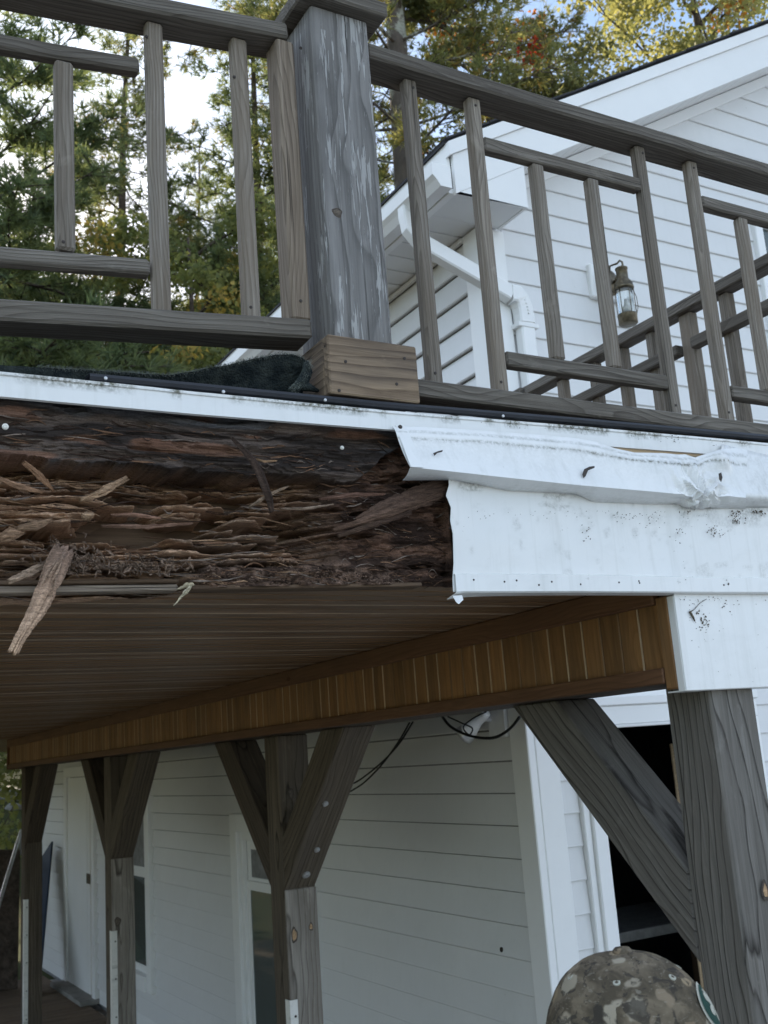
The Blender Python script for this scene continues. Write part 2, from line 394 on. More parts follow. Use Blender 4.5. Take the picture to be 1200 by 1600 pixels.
def clear_glass():
    t = NT('lantern_glass', 0.03, 0.5); t.b.inputs['Transmission Weight'].default_value = 1.0; t.color((0.93, 0.97, 0.95)); return t.m
LGLASS = clear_glass()
def foliage(name, trans=0.5):
    t = NT(name, 0.55, 0.25)
    at = t.new('ShaderNodeAttribute', attribute_name='tint')
    t.color(at.outputs['Color'])
    tr = t.new('ShaderNodeBsdfTranslucent'); mx = t.new('ShaderNodeMixShader'); mx.inputs[0].default_value = trans
    br = t.new('ShaderNodeMix', data_type='RGBA', blend_type='MULTIPLY'); br.inputs['Factor'].default_value = 1
    t.l.new(at.outputs['Color'], br.inputs['A']); br.inputs['B'].default_value = (1.8, 1.7, 1.15, 1)
    t.l.new(br.outputs['Result'], tr.inputs['Color'])
    t.l.new(t.b.outputs[0], mx.inputs[1]); t.l.new(tr.outputs[0], mx.inputs[2]); t.l.new(mx.outputs[0], t.out.inputs['Surface'])
    return t.m
LEAF = foliage('leaf_foliage', 0.55)
NEEDLE = foliage('needle_foliage', 0.5)

def rot_mat():
    t = NT('rotted_wood', 0.95, 0.12)
    at = t.new('ShaderNodeAttribute', attribute_name='zone')
    v = t.coords('Object', (9, 90, 90)); n = t.noise(v, 3.0, 5, 0.7); n2 = t.noise(t.coords('Object'), 420, 3, 0.7)
    c = t.mix(t.ramp(n, [(0.30, 0.0), (0.75, 1.0)]), (0.42, 0.40, 0.38), (1.65, 1.55, 1.47))
    c = t.mix(1.0, at.outputs['Color'], c, 'MULTIPLY')
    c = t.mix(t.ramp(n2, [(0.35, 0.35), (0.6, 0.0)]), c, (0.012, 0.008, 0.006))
    t.color(c); t.bump(t.math('ADD', n, t.math('MULTIPLY', n2, 0.5)), 0.0025, 0.9); return t.m
ROT_M = rot_mat()
def carpet_mat():
    t = NT('green_black_carpet', 1.0, 0.05); v = t.coords('Object')
    w = t.new('ShaderNodeTexVoronoi'); t.l.new(v, w.inputs['Vector']); w.inputs['Scale'].default_value = 260
    n = t.noise(v, 30, 4, 0.7)
    t.color(t.mix(t.ramp(n, [(0.4, 0.0), (0.7, 1.0)]), (0.016, 0.021, 0.023), (0.055, 0.065, 0.06))); t.bump(w.outputs['Distance'], 0.002, 1.0); return t.m
CARPET = carpet_mat()
FUZZ = plain('grey_green_fuzz', (0.14, 0.155, 0.135), 1.0, var=0.5, sc=60)
def ground_mat():
    t = NT('ground_gravel_grass', 1.0, 0.1); v = t.coords('Object')
    n = t.noise(v, 0.35, 5, 0.6); s = t.noise(v, 30, 4, 0.7)
    g = t.mix(s, (0.33, 0.315, 0.29), (0.50, 0.48, 0.45)); gr = t.mix(s, (0.03, 0.055, 0.012), (0.10, 0.13, 0.035))
    t.color(t.mix(t.ramp(n, [(0.6, 0.0), (0.7, 1.0)]), g, gr)); t.bump(s, 0.02, 0.8); return t.m
def grass_mat():
    t = NT('lawn_grass', 1.0, 0.1); v = t.coords('Object'); n = t.noise(v, 2.0, 5, 0.7); s = t.noise(v, 40, 4, 0.7)
    c = t.mix(s, (0.045, 0.06, 0.025), (0.12, 0.135, 0.06)); t.color(t.mix(t.ramp(n, [(0.5, 0.0), (0.7, 0.8)]), c, (0.16, 0.12, 0.06))); t.bump(s, 0.03, 1.0); return t.m
GROUND, GRASSM = ground_mat(), grass_mat()
def camo_mat():
    t = NT('camouflage_cloth', 0.95, 0.1); v = t.coords('Object')
    d = t.new('ShaderNodeTexNoise'); t.l.new(v, d.inputs['Vector']); d.inputs['Scale'].default_value = 22; d.inputs['Detail'].default_value = 3
    ad = t.new('ShaderNodeVectorMath', operation='MULTIPLY_ADD'); t.l.new(d.outputs['Color'], ad.inputs[0]); ad.inputs[1].default_value = (.045, .045, .045); t.l.new(v, ad.inputs[2])
    vo = t.new('ShaderNodeTexVoronoi'); t.l.new(ad.outputs[0], vo.inputs['Vector']); vo.inputs['Scale'].default_value = 38
    sep = t.new('ShaderNodeSeparateColor'); t.l.new(vo.outputs['Color'], sep.inputs[0])
    c = t.ramp(t.noise(v, 30, 3, 0.6, 0.8), [(0.40, (0.085, 0.07, 0.05)), (0.62, (0.175, 0.142, 0.10))])
    lf = t.math('MULTIPLY', t.ramp(vo.outputs['Distance'], [(0.38, 1.0), (0.48, 0.0)]), t.ramp(sep.outputs[0], [(0.42, 0.0), (0.44, 1.0)]))
    c = t.mix(lf, c, t.ramp(sep.outputs[1], [(0.0, (0.30, 0.235, 0.15)), (0.4, (0.20, 0.15, 0.10)), (0.7, (0.33, 0.29, 0.22)), (1.0, (0.15, 0.12, 0.09))]))
    dk = t.ramp(t.noise(ad.outputs[0], 44, 3, 0.6, 1.2), [(0.55, 0.0), (0.60, 0.75)]); c = t.mix(dk, c, (0.04, 0.036, 0.032))
    br_ = t.ramp(t.noise(t.coords('Object', (1, 1, 3)), 75, 3, 0.7, 1.5), [(0.60, 0.0), (0.66, 0.45)]); c = t.mix(br_, c, (0.30, 0.27, 0.22))
    w = t.noise(v, 900, 2, 0.5); t.color(c); t.bump(w, 0.0006, 0.7); return t.m
CAMO = camo_mat()
GREENP = plain('dark_green_cloth', (0.015, 0.05, 0.038), 0.9, sc=300)
CREAM = plain('cream_thread', (0.42, 0.41, 0.34), 0.9, sc=300)
SKIN = plain('skin', (0.45, 0.27, 0.20), 0.6, var=0.1)
JACK = plain('dark_olive_jacket', (0.05, 0.05, 0.035), 0.95)
TROU = plain('brown_trousers', (0.07, 0.055, 0.04), 0.95)
HAIR = plain('grey_brown_hair', (0.07, 0.055, 0.045), 0.9)
BOOT = plain('brown_boots', (0.05, 0.03, 0.02), 0.7)

# ------------------------------------------------------------------ ground and terrain
def terrain(x, y):
    d = np.clip(y - 14.5, 0, 40)
    h = np.where(x < 2.2 + 0.0 * y, 0.26 * np.clip(y - 14.0, 0, 12), 0.0)
    return h
gx = np.unique(np.concatenate([np.linspace(-600, -30, 12), np.linspace(-30, 40, 71), np.linspace(40, 600, 12)]))
gy = np.unique(np.concatenate([np.linspace(-600, -20, 12), np.linspace(-20, 60, 81), np.linspace(60, 600, 12)]))
GX, GY = np.meshgrid(gx, gy, indexing='ij')
def bank(x, y): return 4.2 * sstep(13.5, 30, y) * sstep(60, 10, np.abs(x)) * 1.0 + 2.2 * sstep(-6, -14, x) * sstep(1, 7, y) * sstep(90, 60, np.abs(x))  # second term: unseen rise on the left, added to block low sky light
GZ = bank(GX, GY) + 0.25 * (fbm(GX * 0.3, GY * 0.3, 3, 5) - 0.5) * sstep(13, 16, GY) - 0.02
n1, n2 = GX.shape
gv = np.stack([GX.ravel(), GY.ravel(), GZ.ravel()], 1)
gf = [(i * n2 + j, (i + 1) * n2 + j, (i + 1) * n2 + j + 1, i * n2 + j + 1) for i in range(n1 - 1) for j in range(n2 - 1)]
gme = mesh_from(gv, gf); gme.materials.append(GROUND); gme.materials.append(GRASSM)
for p in gme.polygons:
    p.use_smooth = True
    if p.center.y > 12.4 or p.center.x < -3.2: p.material_index = 1
tag(link('ground', gme, None), kind='structure')
def gz(x, y):
    return float(bank(x, y))

# porch floor of boards
pf = empty('porch_floor', (0, 6, 0), kind='structure')
y = 1.9
while y < 11.9:
    boxab('floor_board', (-1.9, y, 0.0), (2.5, y + 0.136, 0.034), FLOORW, pf, 0.003); y += 0.14

# ------------------------------------------------------------------ the deck: ceiling, panelled beam, slab
Y0 = 1.714
XB = 1.72
CEIL_Z = 2.343
ceiling = empty('ceiling', (0, 5, CEIL_Z), kind='structure')
boxab('ceiling_backing', (-2.0, 1.76, CEIL_Z + 0.0045), (2.45, 13.2, CEIL_Z + 0.014), CEILD, ceiling, 0.001)
y = 1.762; k = 0
while y < 13.1:
    w = 0.0655; xe = 1.735 if y < 9.53 else 2.45
    boxab('ceiling_board', (-2.0, y, CEIL_Z), (xe, y + w - 0.0045, CEIL_Z + 0.004), CEILW, ceiling, 0.0012)
    if y < 9.0: boxab('bare_lit_groove', (-2.0, y + w - 0.0042, CEIL_Z - 0.0012 - 0.0005 * (k * 5 % 3)), (xe, y + w - 0.0005, CEIL_Z + 0.004), [CEILL, BEADL, CEILW, BEADL, CEILL, BEADL, CEILW][k * 5 % 7], ceiling, 0.0006)  # pale strips colour in the bright, bare look of groove bevels catching light
    y += w; k += 1
boxab('deck_floor', (-2.0, 1.84, CEIL_Z + 0.02), (2.47, 13.2, 2.655), OLDW, None, 0.004)['kind'] = 'structure'

lb = empty('panelled_beam', (1.83, 5.6, 2.11), 'brown stained bead-board beam running back over the row of timber posts', 'beam')
boxab('beam_core', (1.727, 1.745, 2.118), (1.945, 9.6, CEIL_Z + 0.01), TIMBD, lb, 0.004, 1)
boxab('plank_backing', (1.7222, 1.765, 2.125), (1.7265, 9.592, 2.32), CEILD, lb, 0.0005, 1)
y = 1.765; k = 0
while y < 9.57:
    w = 0.0677
    boxab('bare_lit_groove', (1.7180, y - 0.0006, 2.144), (1.7222, y + 0.0028, 2.287), [RAWW, BEADL, RAWW, RAWW, BEADL][k * 3 % 5], lb, 0.0005, 2)  # pale joint strip: bare wood in the groove, lit bevel put into its colour
    boxab('plank', (1.719 + 0.0003 * (k % 4), y + 0.0029, 2.142), (1.7233, y + w - 0.0026, 2.288), BEAD, lb, 0.0012, 2); y += w; k += 1
boxab('top_trim', (1.700, 1.76, 2.286), (1.7215, 9.598, CEIL_Z - 0.001), TRIMW, lb, 0.003, 1)
boxab('bottom_trim', (1.704, 1.76, 2.109), (1.7225, 9.598, 2.144), TRIMW, lb, 0.003, 1)
boxab('end_trim', (1.706, 1.7225, 2.095), (1.730, 1.7585, 2.300), BEAD, lb, 0.003, 2)
boxab('underside_board', (1.725, 1.77, 2.110), (1.944, 9.59, 2.117), TIMBD, lb, 0.001, 1)
boxab('far_end_trim', (1.70, 9.603, 2.10), (1.95, 9.62, CEIL_Z), TRIMW, lb, 0.003, 0)

# ------------------------------------------------------------------ timber posts with braces
PX0, PX1 = 1.798, 1.938
PXC = 1.868
def bolt(parent, p, n, r=0.013):
    v, f = lathe([(0.0, 0.006), (r * .55, 0.006), (r * .6, 0.003), (r, 0.002), (r, -0.004)], 10)
    M = V(n).to_track_quat('Z', 'Y').to_matrix().to_4x4(); M.translation = V(p)
    return link('bolt_head', mesh_from(v, f), METAL, parent, M)
def post(yf, label, near=True, far=True, strip=None, mat=TIMB, bolts=False, extra=None):
    t = empty('timber_post', (PXC, yf + .07, 0), label, 'post', 'timber posts in a row under the panelled beam')
    piece('shaft', (PXC, yf + .07, 0.03), (PXC, yf + .07, 2.1095), .14, .14, (1, 0, 0), mat, t, 0.006)
    # 45 degree braces: parallelogram plates 0.14 thick, ends cut square to post and beam
    def brace(s, label=None):
        ya = yf if s < 0 else yf + .14
        q = [(ya + s * .0005, 1.50), (ya + s * .0005, 1.698), (ya + s * .41, 2.1085), (ya + s * .608, 2.1085)]
        c = np.array([PXC, ya + s * .25, 1.8])
        ax = Vector((0, s, 1)).normalized(); up = Vector((0, -s, 1)).normalized(); side = up.cross(ax)
        M = Matrix((ax, side, up)).transposed().to_4x4(); M.translation = V(c)
        Mi = M.inverted(); vs_ = []
        for dx in (-.068, .068):
            for (yy, zz) in q: vs_.append(Mi @ Vector((PXC + dx, yy, zz)))
        fs = [(0, 1, 2, 3), (7, 6, 5, 4), (0, 4, 5, 1), (1, 5, 6, 2), (2, 6, 7, 3), (3, 7, 4, 0)]
        me = mesh_from(vs_, fs); bm = bmesh.new(); bm.from_mesh(me)
        bmesh.ops.recalc_face_normals(bm, faces=bm.faces)
        bmesh.ops.bevel(bm, geom=list(bm.edges), offset=0.004, segments=1, affect='EDGES'); bm.to_mesh(me); bm.free()
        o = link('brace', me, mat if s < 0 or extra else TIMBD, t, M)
        return o
    if near: brace(-1)
    if far: brace(1)
    if bolts:
        for px, py in ((508, 1255), (495, 1327), (478, 1366)):
            # on the sloping outer face of the near brace
            n = np.array([0, -1, -1]) / math.sqrt(2); c = n @ np.array([0, yf - .304, 1.804 + .0])
            p = onP(px, py, n, n @ np.array([0, yf, 1.50]))
            bolt(t, p + n * .004, n, .017 if py > 1350 else .012)
    fo = 0.0
    if strip:
        fo = .0095; top = strip
        boxab('facing_board', (PX0 + .0005, yf - .009, .04), (PX1 - .0005, yf - .0006, 1.498), LITE if yf < 9 else TIMBM, t, .002, 2)
        sec = [(0, 0)]
        b = boxab('white_edge_strip', (PX0 - .004, yf - .0045 - fo, 0.05), (PX0 + .030, yf - .001 - fo, top), STRIPW, t, 0.001, 2)
        boxab('white_edge_strip', (PX0 - .0045, yf - .0040 - fo, 0.05), (PX0 - .001, yf + .03, top), STRIPW, t, 0.001, 2)
        for z in np.arange(top - .06, 0.1, -.21):
            v, f = lathe([(0, .002), (.005, .001), (.005, -.001)], 8)
            M = Matrix.Rotation(math.radians(90), 4, 'X'); M.translation = Vector((PX0 + .018, yf - .005 - fo, z))
            link('nail_head', mesh_from(v, f), NAILD, t, M)
    return t
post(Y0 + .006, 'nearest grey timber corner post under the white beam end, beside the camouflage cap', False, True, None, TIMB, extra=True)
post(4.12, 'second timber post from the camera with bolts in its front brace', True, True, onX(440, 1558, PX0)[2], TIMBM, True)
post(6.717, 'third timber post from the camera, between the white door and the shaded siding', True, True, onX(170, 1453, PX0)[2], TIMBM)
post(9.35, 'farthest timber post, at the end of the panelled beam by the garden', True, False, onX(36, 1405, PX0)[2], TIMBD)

KNOTD = plain('knot_dark', (0.085, 0.068, 0.055), 0.85, var=.5, sc=160)
KNOTP = plain('knot_pale', (0.42, 0.27, 0.15), 0.7, var=.45, sc=110)
KNOTG = plain('knot_grey', (0.13, 0.105, 0.082), 0.8, var=.5, sc=160)
def knot(parent, c, u, w, n, a, b, mat):
    """an oval knot: dark ring with a core, barely proud of the face"""
    c, u, w, n = map(V, (c, u, w, n))
    for nm, k0, k1, mt, off in (('knot_ring', .62, 1.0, KNOTD, .0005), ('knot_core', 0.0, .74, mat, .0009)):
        vs_, fs = [], []; N_ = 18
        for r in (k0, (k0 + k1) / 2, k1):
            for i in range(N_):
                an = 2 * math.pi * i / N_; j = 1 + .10 * math.sin(an * 3 + a * 900) + .06 * math.sin(an * 5)
                vs_.append(c + (u * math.cos(an) * a + w * math.sin(an) * b) * r * j + n * (off if r < k1 else -.0006))
        for q in range(2):
            for i in range(N_): fs.append((q * N_ + i, q * N_ + (i + 1) % N_, (q + 1) * N_ + (i + 1) % N_, (q + 1) * N_ + i))
        if k0 == 0: fs.append(tuple(range(N_))[::-1])
        me = mesh_from(vs_, fs); bm = bmesh.new(); bm.from_mesh(me); bmesh.ops.remove_doubles(bm, verts=bm.verts, dist=1e-6); bmesh.ops.recalc_face_normals(bm, faces=bm.faces); bm.to_mesh(me); bm.free()
        link(nm, me, mt, parent)
POSTS = [o for o in bpy.data.objects if o.name.startswith('timber_post')]
POSTS.sort(key=lambda o: o.location.y)
FX, FZ, FN = (1, 0, 0), (0, 0, 1), (0, -1, 0)
knot(POSTS[0], onY(1196, 1392, Y0), FX, FZ, FN, .011, .022, KNOTP)
knot(POSTS[1], onY(460, 1461, 4.111), FX, FZ, FN, .016, .034, KNOTP)
knot(POSTS[1], onY(486, 1448, 4.111), FX, FZ, FN, .011, .018, KNOTP)
knot(POSTS[1], onY(455, 1240, 4.12), FX, FZ, FN, .014, .026, KNOTG)
knot(POSTS[2], onY(184, 1440, 6.708), FX, FZ, FN, .022, .030, KNOTG)
# ------------------------------------------------------------------ railings on the deck
RP = 1.775                                                # centre plane of the front railing
big = empty('railing_post', (1.01, Y0 + .07, 2.67), 'big grey railing post with peeling finish and flat cap above the rotted beam', 'railing post')
pl, pr = onY(521, 525, Y0)[0], onY(616, 535, Y0)[0]
PCX = (pl + pr) / 2 - 0.002; PW = pr - pl
piece('shaft', (PCX, Y0 + PW / 2, 2.66), (PCX - .003, Y0 + PW / 2, 3.556), PW, PW, (1, 0, 0), PEEL, big, 0.005)
cap_z = 3.556
boxab('cap_board', (PCX - PW / 2 - .032, Y0 - .032, cap_z), (PCX + PW / 2 + .032, Y0 + PW + .032, cap_z + .036), RAIL, big, 0.004)
boxab('cap_board', (PCX - PW / 2 - .012, Y0 - .012, cap_z + .0365), (PCX + PW / 2 + .012, Y0 + PW + .012, cap_z + .06), RAIL, big, 0.008)
knot(big, onY(527, 332, Y0), FX, FZ, FN, .013, .012, KNOTG)
# skirt boards round its foot
sl, sr = onY(516, 600, 1.690), onY(655, 600, 1.690)
zt_, zb_ = 2.796, 2.676
boxab('skirt_board', (sl[0], 1.690, zb_), (sr[0], 1.7125, zt_), SKIRT, big, 0.003)
boxab('skirt_board', (sl[0] - .0005, 1.713, zb_), (sl[0] + .020, 1.88, zt_), SKIRT, big, 0.003, 1)
boxab('skirt_board', (sr[0] - .020, 1.713, zb_), (sr[0] + .0005, 1.88, zt_), SKIRT, big, 0.003, 1)

rr = empty('deck_railing', (1.8, RP, 2.67), 'grey wooden railing section from the big post across the white gable', 'railing', 'railing sections of the upper deck')
RYF = RP - .0445
zt, zb = 0.5 * (onY(600, 70, RYF)[2] + onY(1200, 255, RYF)[2]), 0.5 * (onY(600, 92, RYF)[2] + onY(1200, 275, RYF)[2])
x0 = pr + .001; x1 = 2.46
piece('top_rail', (x0, RP, (zt + zb) / 2), (x1, RP, (zt + zb) / 2), .089, .037, (0, 0, 1), RAIL, rr, 0.005)
TRZ = (zt + zb) / 2 - .0186
z1, z2 = onY(900, 623, RYF)[2], onY(900, 654, RYF)[2]
BRZ = onY(930, 627, RYF)[2]                              # top of bottom rail
piece('bottom_rail', (sr[0] + .002, RP, BRZ - .0185), (x1, RP, BRZ - .0185), .089, .037, (0, 0, 1), RAIL, rr, 0.004)
BW, BD = .034, .027
BYF = RP - BD / 2
def balx(pxl, pxr, py): return (onY(pxl, py, BYF)[0] + onY(pxr, py, BYF)[0]) / 2
def mid_z(px, py): return onY(px, py, BYF - .004)[2]
full = [balx(669, 697, 591), balx(772, 800, 605), balx(1041, 1068, 610), balx(1126, 1157, 651)]
for i, x in enumerate(full):
    piece('baluster', (x, RP, BRZ + .0005), (x + (.002 if i % 2 else -.002), RP, TRZ - .0005), BD, BW * (1 + .05 * (i % 2)), (1, 0, 0), BALU, rr, 0.005)
um_t, um_b = mid_z(800, 218), mid_z(800, 240)
umz = (mid_z(780, 212) + mid_z(1005, 277)) / 2; umz2 = (mid_z(780, 238) + mid_z(1005, 300)) / 2
UMZ = (umz + umz2) / 2
LMZ = ((mid_z(800, 546) + mid_z(1050, 586)) / 2 + (mid_z(800, 572) + mid_z(1050, 607)) / 2) / 2
def midset(par, xa, xb, shorts):
    piece('upper_cross_rail', (xa, RP, UMZ), (xb, RP, UMZ), .03, .034, (0, 0, 1), RAIL, par, 0.004)
    piece('lower_cross_rail', (xa, RP, LMZ), (xb, RP, LMZ), .03, .034, (0, 0, 1), RAIL, par, 0.004)
    for x in shorts:
        piece('short_baluster', (x, RP, LMZ + .0175), (x, RP, UMZ - .0175), BD, BW, (1, 0, 0), BALU, par, 0.005)
midset(rr, full[1] + BW / 2 + .001, full[2] - BW / 2 - .001, [balx(862, 889, 552), balx(950, 979, 565)])
s1 = balx(1149, 1175, 340)
midset(rr, full[3] + BW / 2 + .002, x1, [s1, s1 + .135])

# left section: it has sagged with the rotted beam and leans off line
LN = np.array([.057, 1, 0]); LC = 1.79
lr = empty('deck_railing', (0.3, 1.8, 2.67), 'sagging grey railing section left of the big post, with trees behind', 'railing', 'railing sections of the upper deck')
def onL(px, py, off=0.0): return onP(px, py, LN, LC + off)
LD = np.array([1, -.057, .059]); LD = LD / np.linalg.norm(LD)
LUP = np.array([-.059, 0, 1.0])
def lrail(name, a, b, depth, hh, left, off=0.0, mat=RAIL):
    """a, b: pixels of the front top edge at its right end and of the front bottom edge there"""
    pt, pb = onL(*a, off), onL(*b, off)
    c = (pt + pb) / 2 + np.array([0, depth / 2, 0])
    h = np.linalg.norm(pt - pb)
    p0 = c + LD * ((left - c[0]) / LD[0])
    return piece(name, p0, c, depth, h, LUP, mat, lr, 0.005), c
_, tc_ = lrail('top_rail', (452, 35), (452, 58.7), .085, .037, -1.2)
_, bc_ = lrail('bottom_rail', (489.5, 498), (490, 527.5), .080, .037, -1.2)
def lz(c, x, dz=0): return c + LD * ((x - c[0]) / LD[0]) + np.array([0, 0, dz])
MO = .028
_, uc_ = lrail('upper_cross_rail', (219, 89), (219, 111), .03, .034, -1.0, MO)
_, lc_ = lrail('lower_cross_rail', (236, 404), (236, 428), .03, .034, -1.0, MO)
def lbal(name, pa, pb, top, bot, w=BW, d=BD, mat=BALU, off=MO):
    """pa, pb: left/right pixel of the front face near its foot"""
    x = (onL(*pa, off)[0] + onL(*pb, off)[0]) / 2
    t_, b_ = lz(top, x, -.0195), lz(bot, x, .0195)
    yc = (onL(*pa, off)[1] + onL(*pb, off)[1]) / 2 + d / 2
    return piece(name, (x, yc, b_[2]), (x - .003, yc, t_[2]), d, w, (1, 0, 0), mat, lr, 0.005)
lbal('short_baluster', (90, 390), (119, 390), uc_, lc_)
lbal('baluster', (241, 482), (270, 483), tc_, bc_)
lbal('baluster', (383, 494), (410, 495), tc_, bc_)
xl = onL(90, 390, MO)[0]
for k, dx in enumerate((.145, .29, .435)):
    xx = xl + .015 - dx
    nm = 'short_baluster' if k < 1 else 'baluster'
    t_, b_ = (lz(uc_, xx, -.0195), lz(lc_, xx, .0195)) if k < 1 else (lz(tc_, xx, -.0195), lz(bc_, xx, .0195))
    piece(nm, (xx, 1.79 - .057 * xx + MO + .013, b_[2]), (xx, 1.79 - .057 * xx + MO + .013, t_[2]), BD, BW, (1, 0, 0), BALU, lr, 0.005)
lbal('end_stile', (457.5, 497), (487.5, 497), tc_, bc_, onL(487.5, 497)[0] - onL(457.5, 497)[0], .058, ENDP, 0.006)

def rail_nail(parent, p):
    v, f = lathe([(0, .0012), (.0032, .0008), (.0035, -.001)], 9); M = Matrix.Rotation(math.radians(90), 4, 'X'); M.translation = V(p); link('nail_head', mesh_from(v, f), NAILD, parent, M)
for i, x in enumerate(full):
    rail_nail(rr, (x + .003, BYF - .0005, TRZ - .022)); rail_nail(rr, (x - .004, BYF - .0005, BRZ + .03))
for px, py in ((229, 57), (99, 378), (392, 480), (366, 120), (470, 75), (470, 470)):
    rail_nail(lr, onL(px, py, .0055 if px > 420 else MO - .0005))
for px, py in ((540, 565), (620, 600), (632, 560), (530, 610)):
    rail_nail(big, onY(px, py, 1.6895))

# low railing along the far right side of the deck
sx = 2.40
sr_ = empty('deck_railing', (sx, 2.4, 2.67), 'low side railing running away behind the front railing, below the lantern', 'railing', 'railing sections of the upper deck')
tz = (onX(975, 519, sx)[2] + onX(1157, 416, sx)[2]) / 2
yend = onX(806, 606, sx)[1]
piece('top_rail', (sx + .03, 1.835, tz - .018), (sx + .03, yend - .03, tz - .018), .062, .036, (0, 0, 1), RAIL, sr_, 0.004)
lz_ = onX(1100, 515, sx)[2]
ypB = onX(1070, 560, sx)[1]
piece('lower_rail', (sx + .016, 1.835, lz_ - .02), (sx + .016, ypB - .028, lz_ - .02), .034, .036, (0, 0, 1), RAIL, sr_, 0.004)
piece('lower_rail', (sx + .016, ypB + .028, lz_ - .02), (sx + .016, yend - .04, lz_ - .02), .034, .036, (0, 0, 1), RAIL, sr_, 0.004)
for (pxx, pyy), w in (((1011, 560), .036), ((1070, 560), .052), ((965, 590), .036), ((920, 600), .036), ((868, 604), .036), ((1135, 560), .036)):
    yy = onX(pxx, pyy, sx)[1]
    piece('baluster', (sx + .038, yy, 2.6565), (sx + .038, yy, tz - .037), .036 if w < .05 else .034, w, (0, 1, 0), BALU, sr_, 0.004)
piece('end_post', (sx + .03, yend, 2.6565), (sx + .03, yend, tz - .037), .07, .07, (1, 0, 0), RAIL, sr_, 0.004)
boxab('post_cap', (sx - .02, yend - .05, tz - .0365), (sx + .08, yend + .05, tz - .004), RAIL, sr_, 0.004)

# ------------------------------------------------------------------ white edge band, black strip, carpet
def curveY(pts, Y):                                       # pixel polyline on a plane -> X, Z arrays
    w = np.array([onY(a, b, Y) for a, b in pts]); return w[:, 0], w[:, 2]
FY = 1.692
bx, bz = curveY([(-500, 527), (0, 580), (300, 611), (600, 641), (900, 665), (1200, 692), (1330, 704)], FY)
qx, qz = curveY([(-500, 575), (0, 620), (300, 647), (600, 671), (900, 694), (1200, 717), (1330, 728)], FY)
for nm in ('b', 'q'):
    X_, Z_ = (bx, bz) if nm == 'b' else (qx, qz)
    z_l = Z_[0] + (Z_[1] - Z_[0]) / (X_[1] - X_[0]) * (-1.6 - X_[0])
    X_, Z_ = np.concatenate([[-1.6], X_]), np.concatenate([[z_l], Z_])
    if nm == 'b': bx, bz = X_, Z_
    else: qx, qz = X_, Z_
def sheet_grid(name, xs, rows, mat, parent=None, thick=0.0012, grime=None, smooth=False):
    """rows(x array) -> list of (Y array, Z array); a bent sheet with thickness"""
    R = rows(xs); nr, nx = len(R), len(xs)
    vs_ = np.zeros((nr, nx, 3))
    for i, (yy, zz) in enumerate(R): vs_[i, :, 0] = xs; vs_[i, :, 1] = yy; vs_[i, :, 2] = zz
    fs = [(i * nx + j, i * nx + j + 1, (i + 1) * nx + j + 1, (i + 1) * nx + j) for i in range(nr - 1) for j in range(nx - 1)]
    me = mesh_from(vs_.reshape(-1, 3), fs)
    if grime is not None:
        at = me.attributes.new('grime', 'FLOAT', 'POINT'); at.data.foreach_set('value', grime.ravel().astype(np.float32))
    o = link(name, me, mat, parent, None, smooth)
    md = o.modifiers.new('thickness', 'SOLIDIFY'); md.thickness = thick; md.offset = 0
    return o
xs = np.concatenate([np.linspace(bx[0], 0.1, 90)[:-1], np.linspace(0.1, bx[-1], 400)])
def band_rows(x):
    zt = np.interp(x, bx, bz) + .0016 * (fbm(x * 9, x * 0 + 3, 3, 2) - .5); zq = np.interp(x, qx, qz)
    w = .0022 * (fbm(x * 14, x * 0, 3, 8) - .5)
    return [(x * 0 + FY + .05, zt + .001), (x * 0 + FY + .002, zt), (x * 0 + FY - .003, zt - .002), (x * 0 + FY - .003 + w, zt - .006), (x * 0 + FY + w, zt - .0075),
            (x * 0 + FY + w, zt * .5 + zq * .5), (x * 0 + FY + w * .4, zq + .001), (x * 0 + FY + .006, zq)]
rows = band_rows(xs)
g = np.zeros((len(rows), len(xs))); gn = fbm(xs * 18, xs * 0 + 1, 4, 4)
g[1] = .9 * sstep(.40, .6, gn); g[2] = 1.0 * sstep(.35, .55, gn); g[3] = 1.0 * sstep(.3, .55, gn); g[4] = .9 * sstep(.35, .6, gn)
tag(sheet_grid('edge_flashing', xs, band_rows, COIL, None, .0012, g), 'long thin white metal flashing along the deck edge above the rotted beam', 'flashing')

kx, kz = curveY([(140, 593), (300, 607), (600, 636), (900, 660), (1200, 686), (1330, 698)], FY + .004)
v, f = [], []
def strip_rows(x):
    z = np.interp(x, kx, kz)
    return [(x * 0 + FY + .04, z + .013), (x * 0 + FY + .010, z + .0125), (x * 0 + FY + .003, z + .010), (x * 0 + FY + .001, z + .005), (x * 0 + FY + .003, z + .0), (x * 0 + FY + .012, z - .0015)]
xs2 = np.linspace(kx[0], kx[-1], 120)
bs = tag(sheet_grid('drip_strip', xs2, strip_rows, BLACKP, None, .002), 'thin black rounded edge strip lying along the top of the white flashing', 'edge strip')
for px, py in ((165, 591), (349, 612), (508, 625), (786, 650)):
    p = onY(px, py, FY + .001); v, f = lathe([(0, .0025), (.003, .0015), (.0035, -.001)], 8)
    M = Matrix.Rotation(math.radians(90), 4, 'X'); M.translation = V(p); link('screw', mesh_from(v, f), METAL, bs, M)

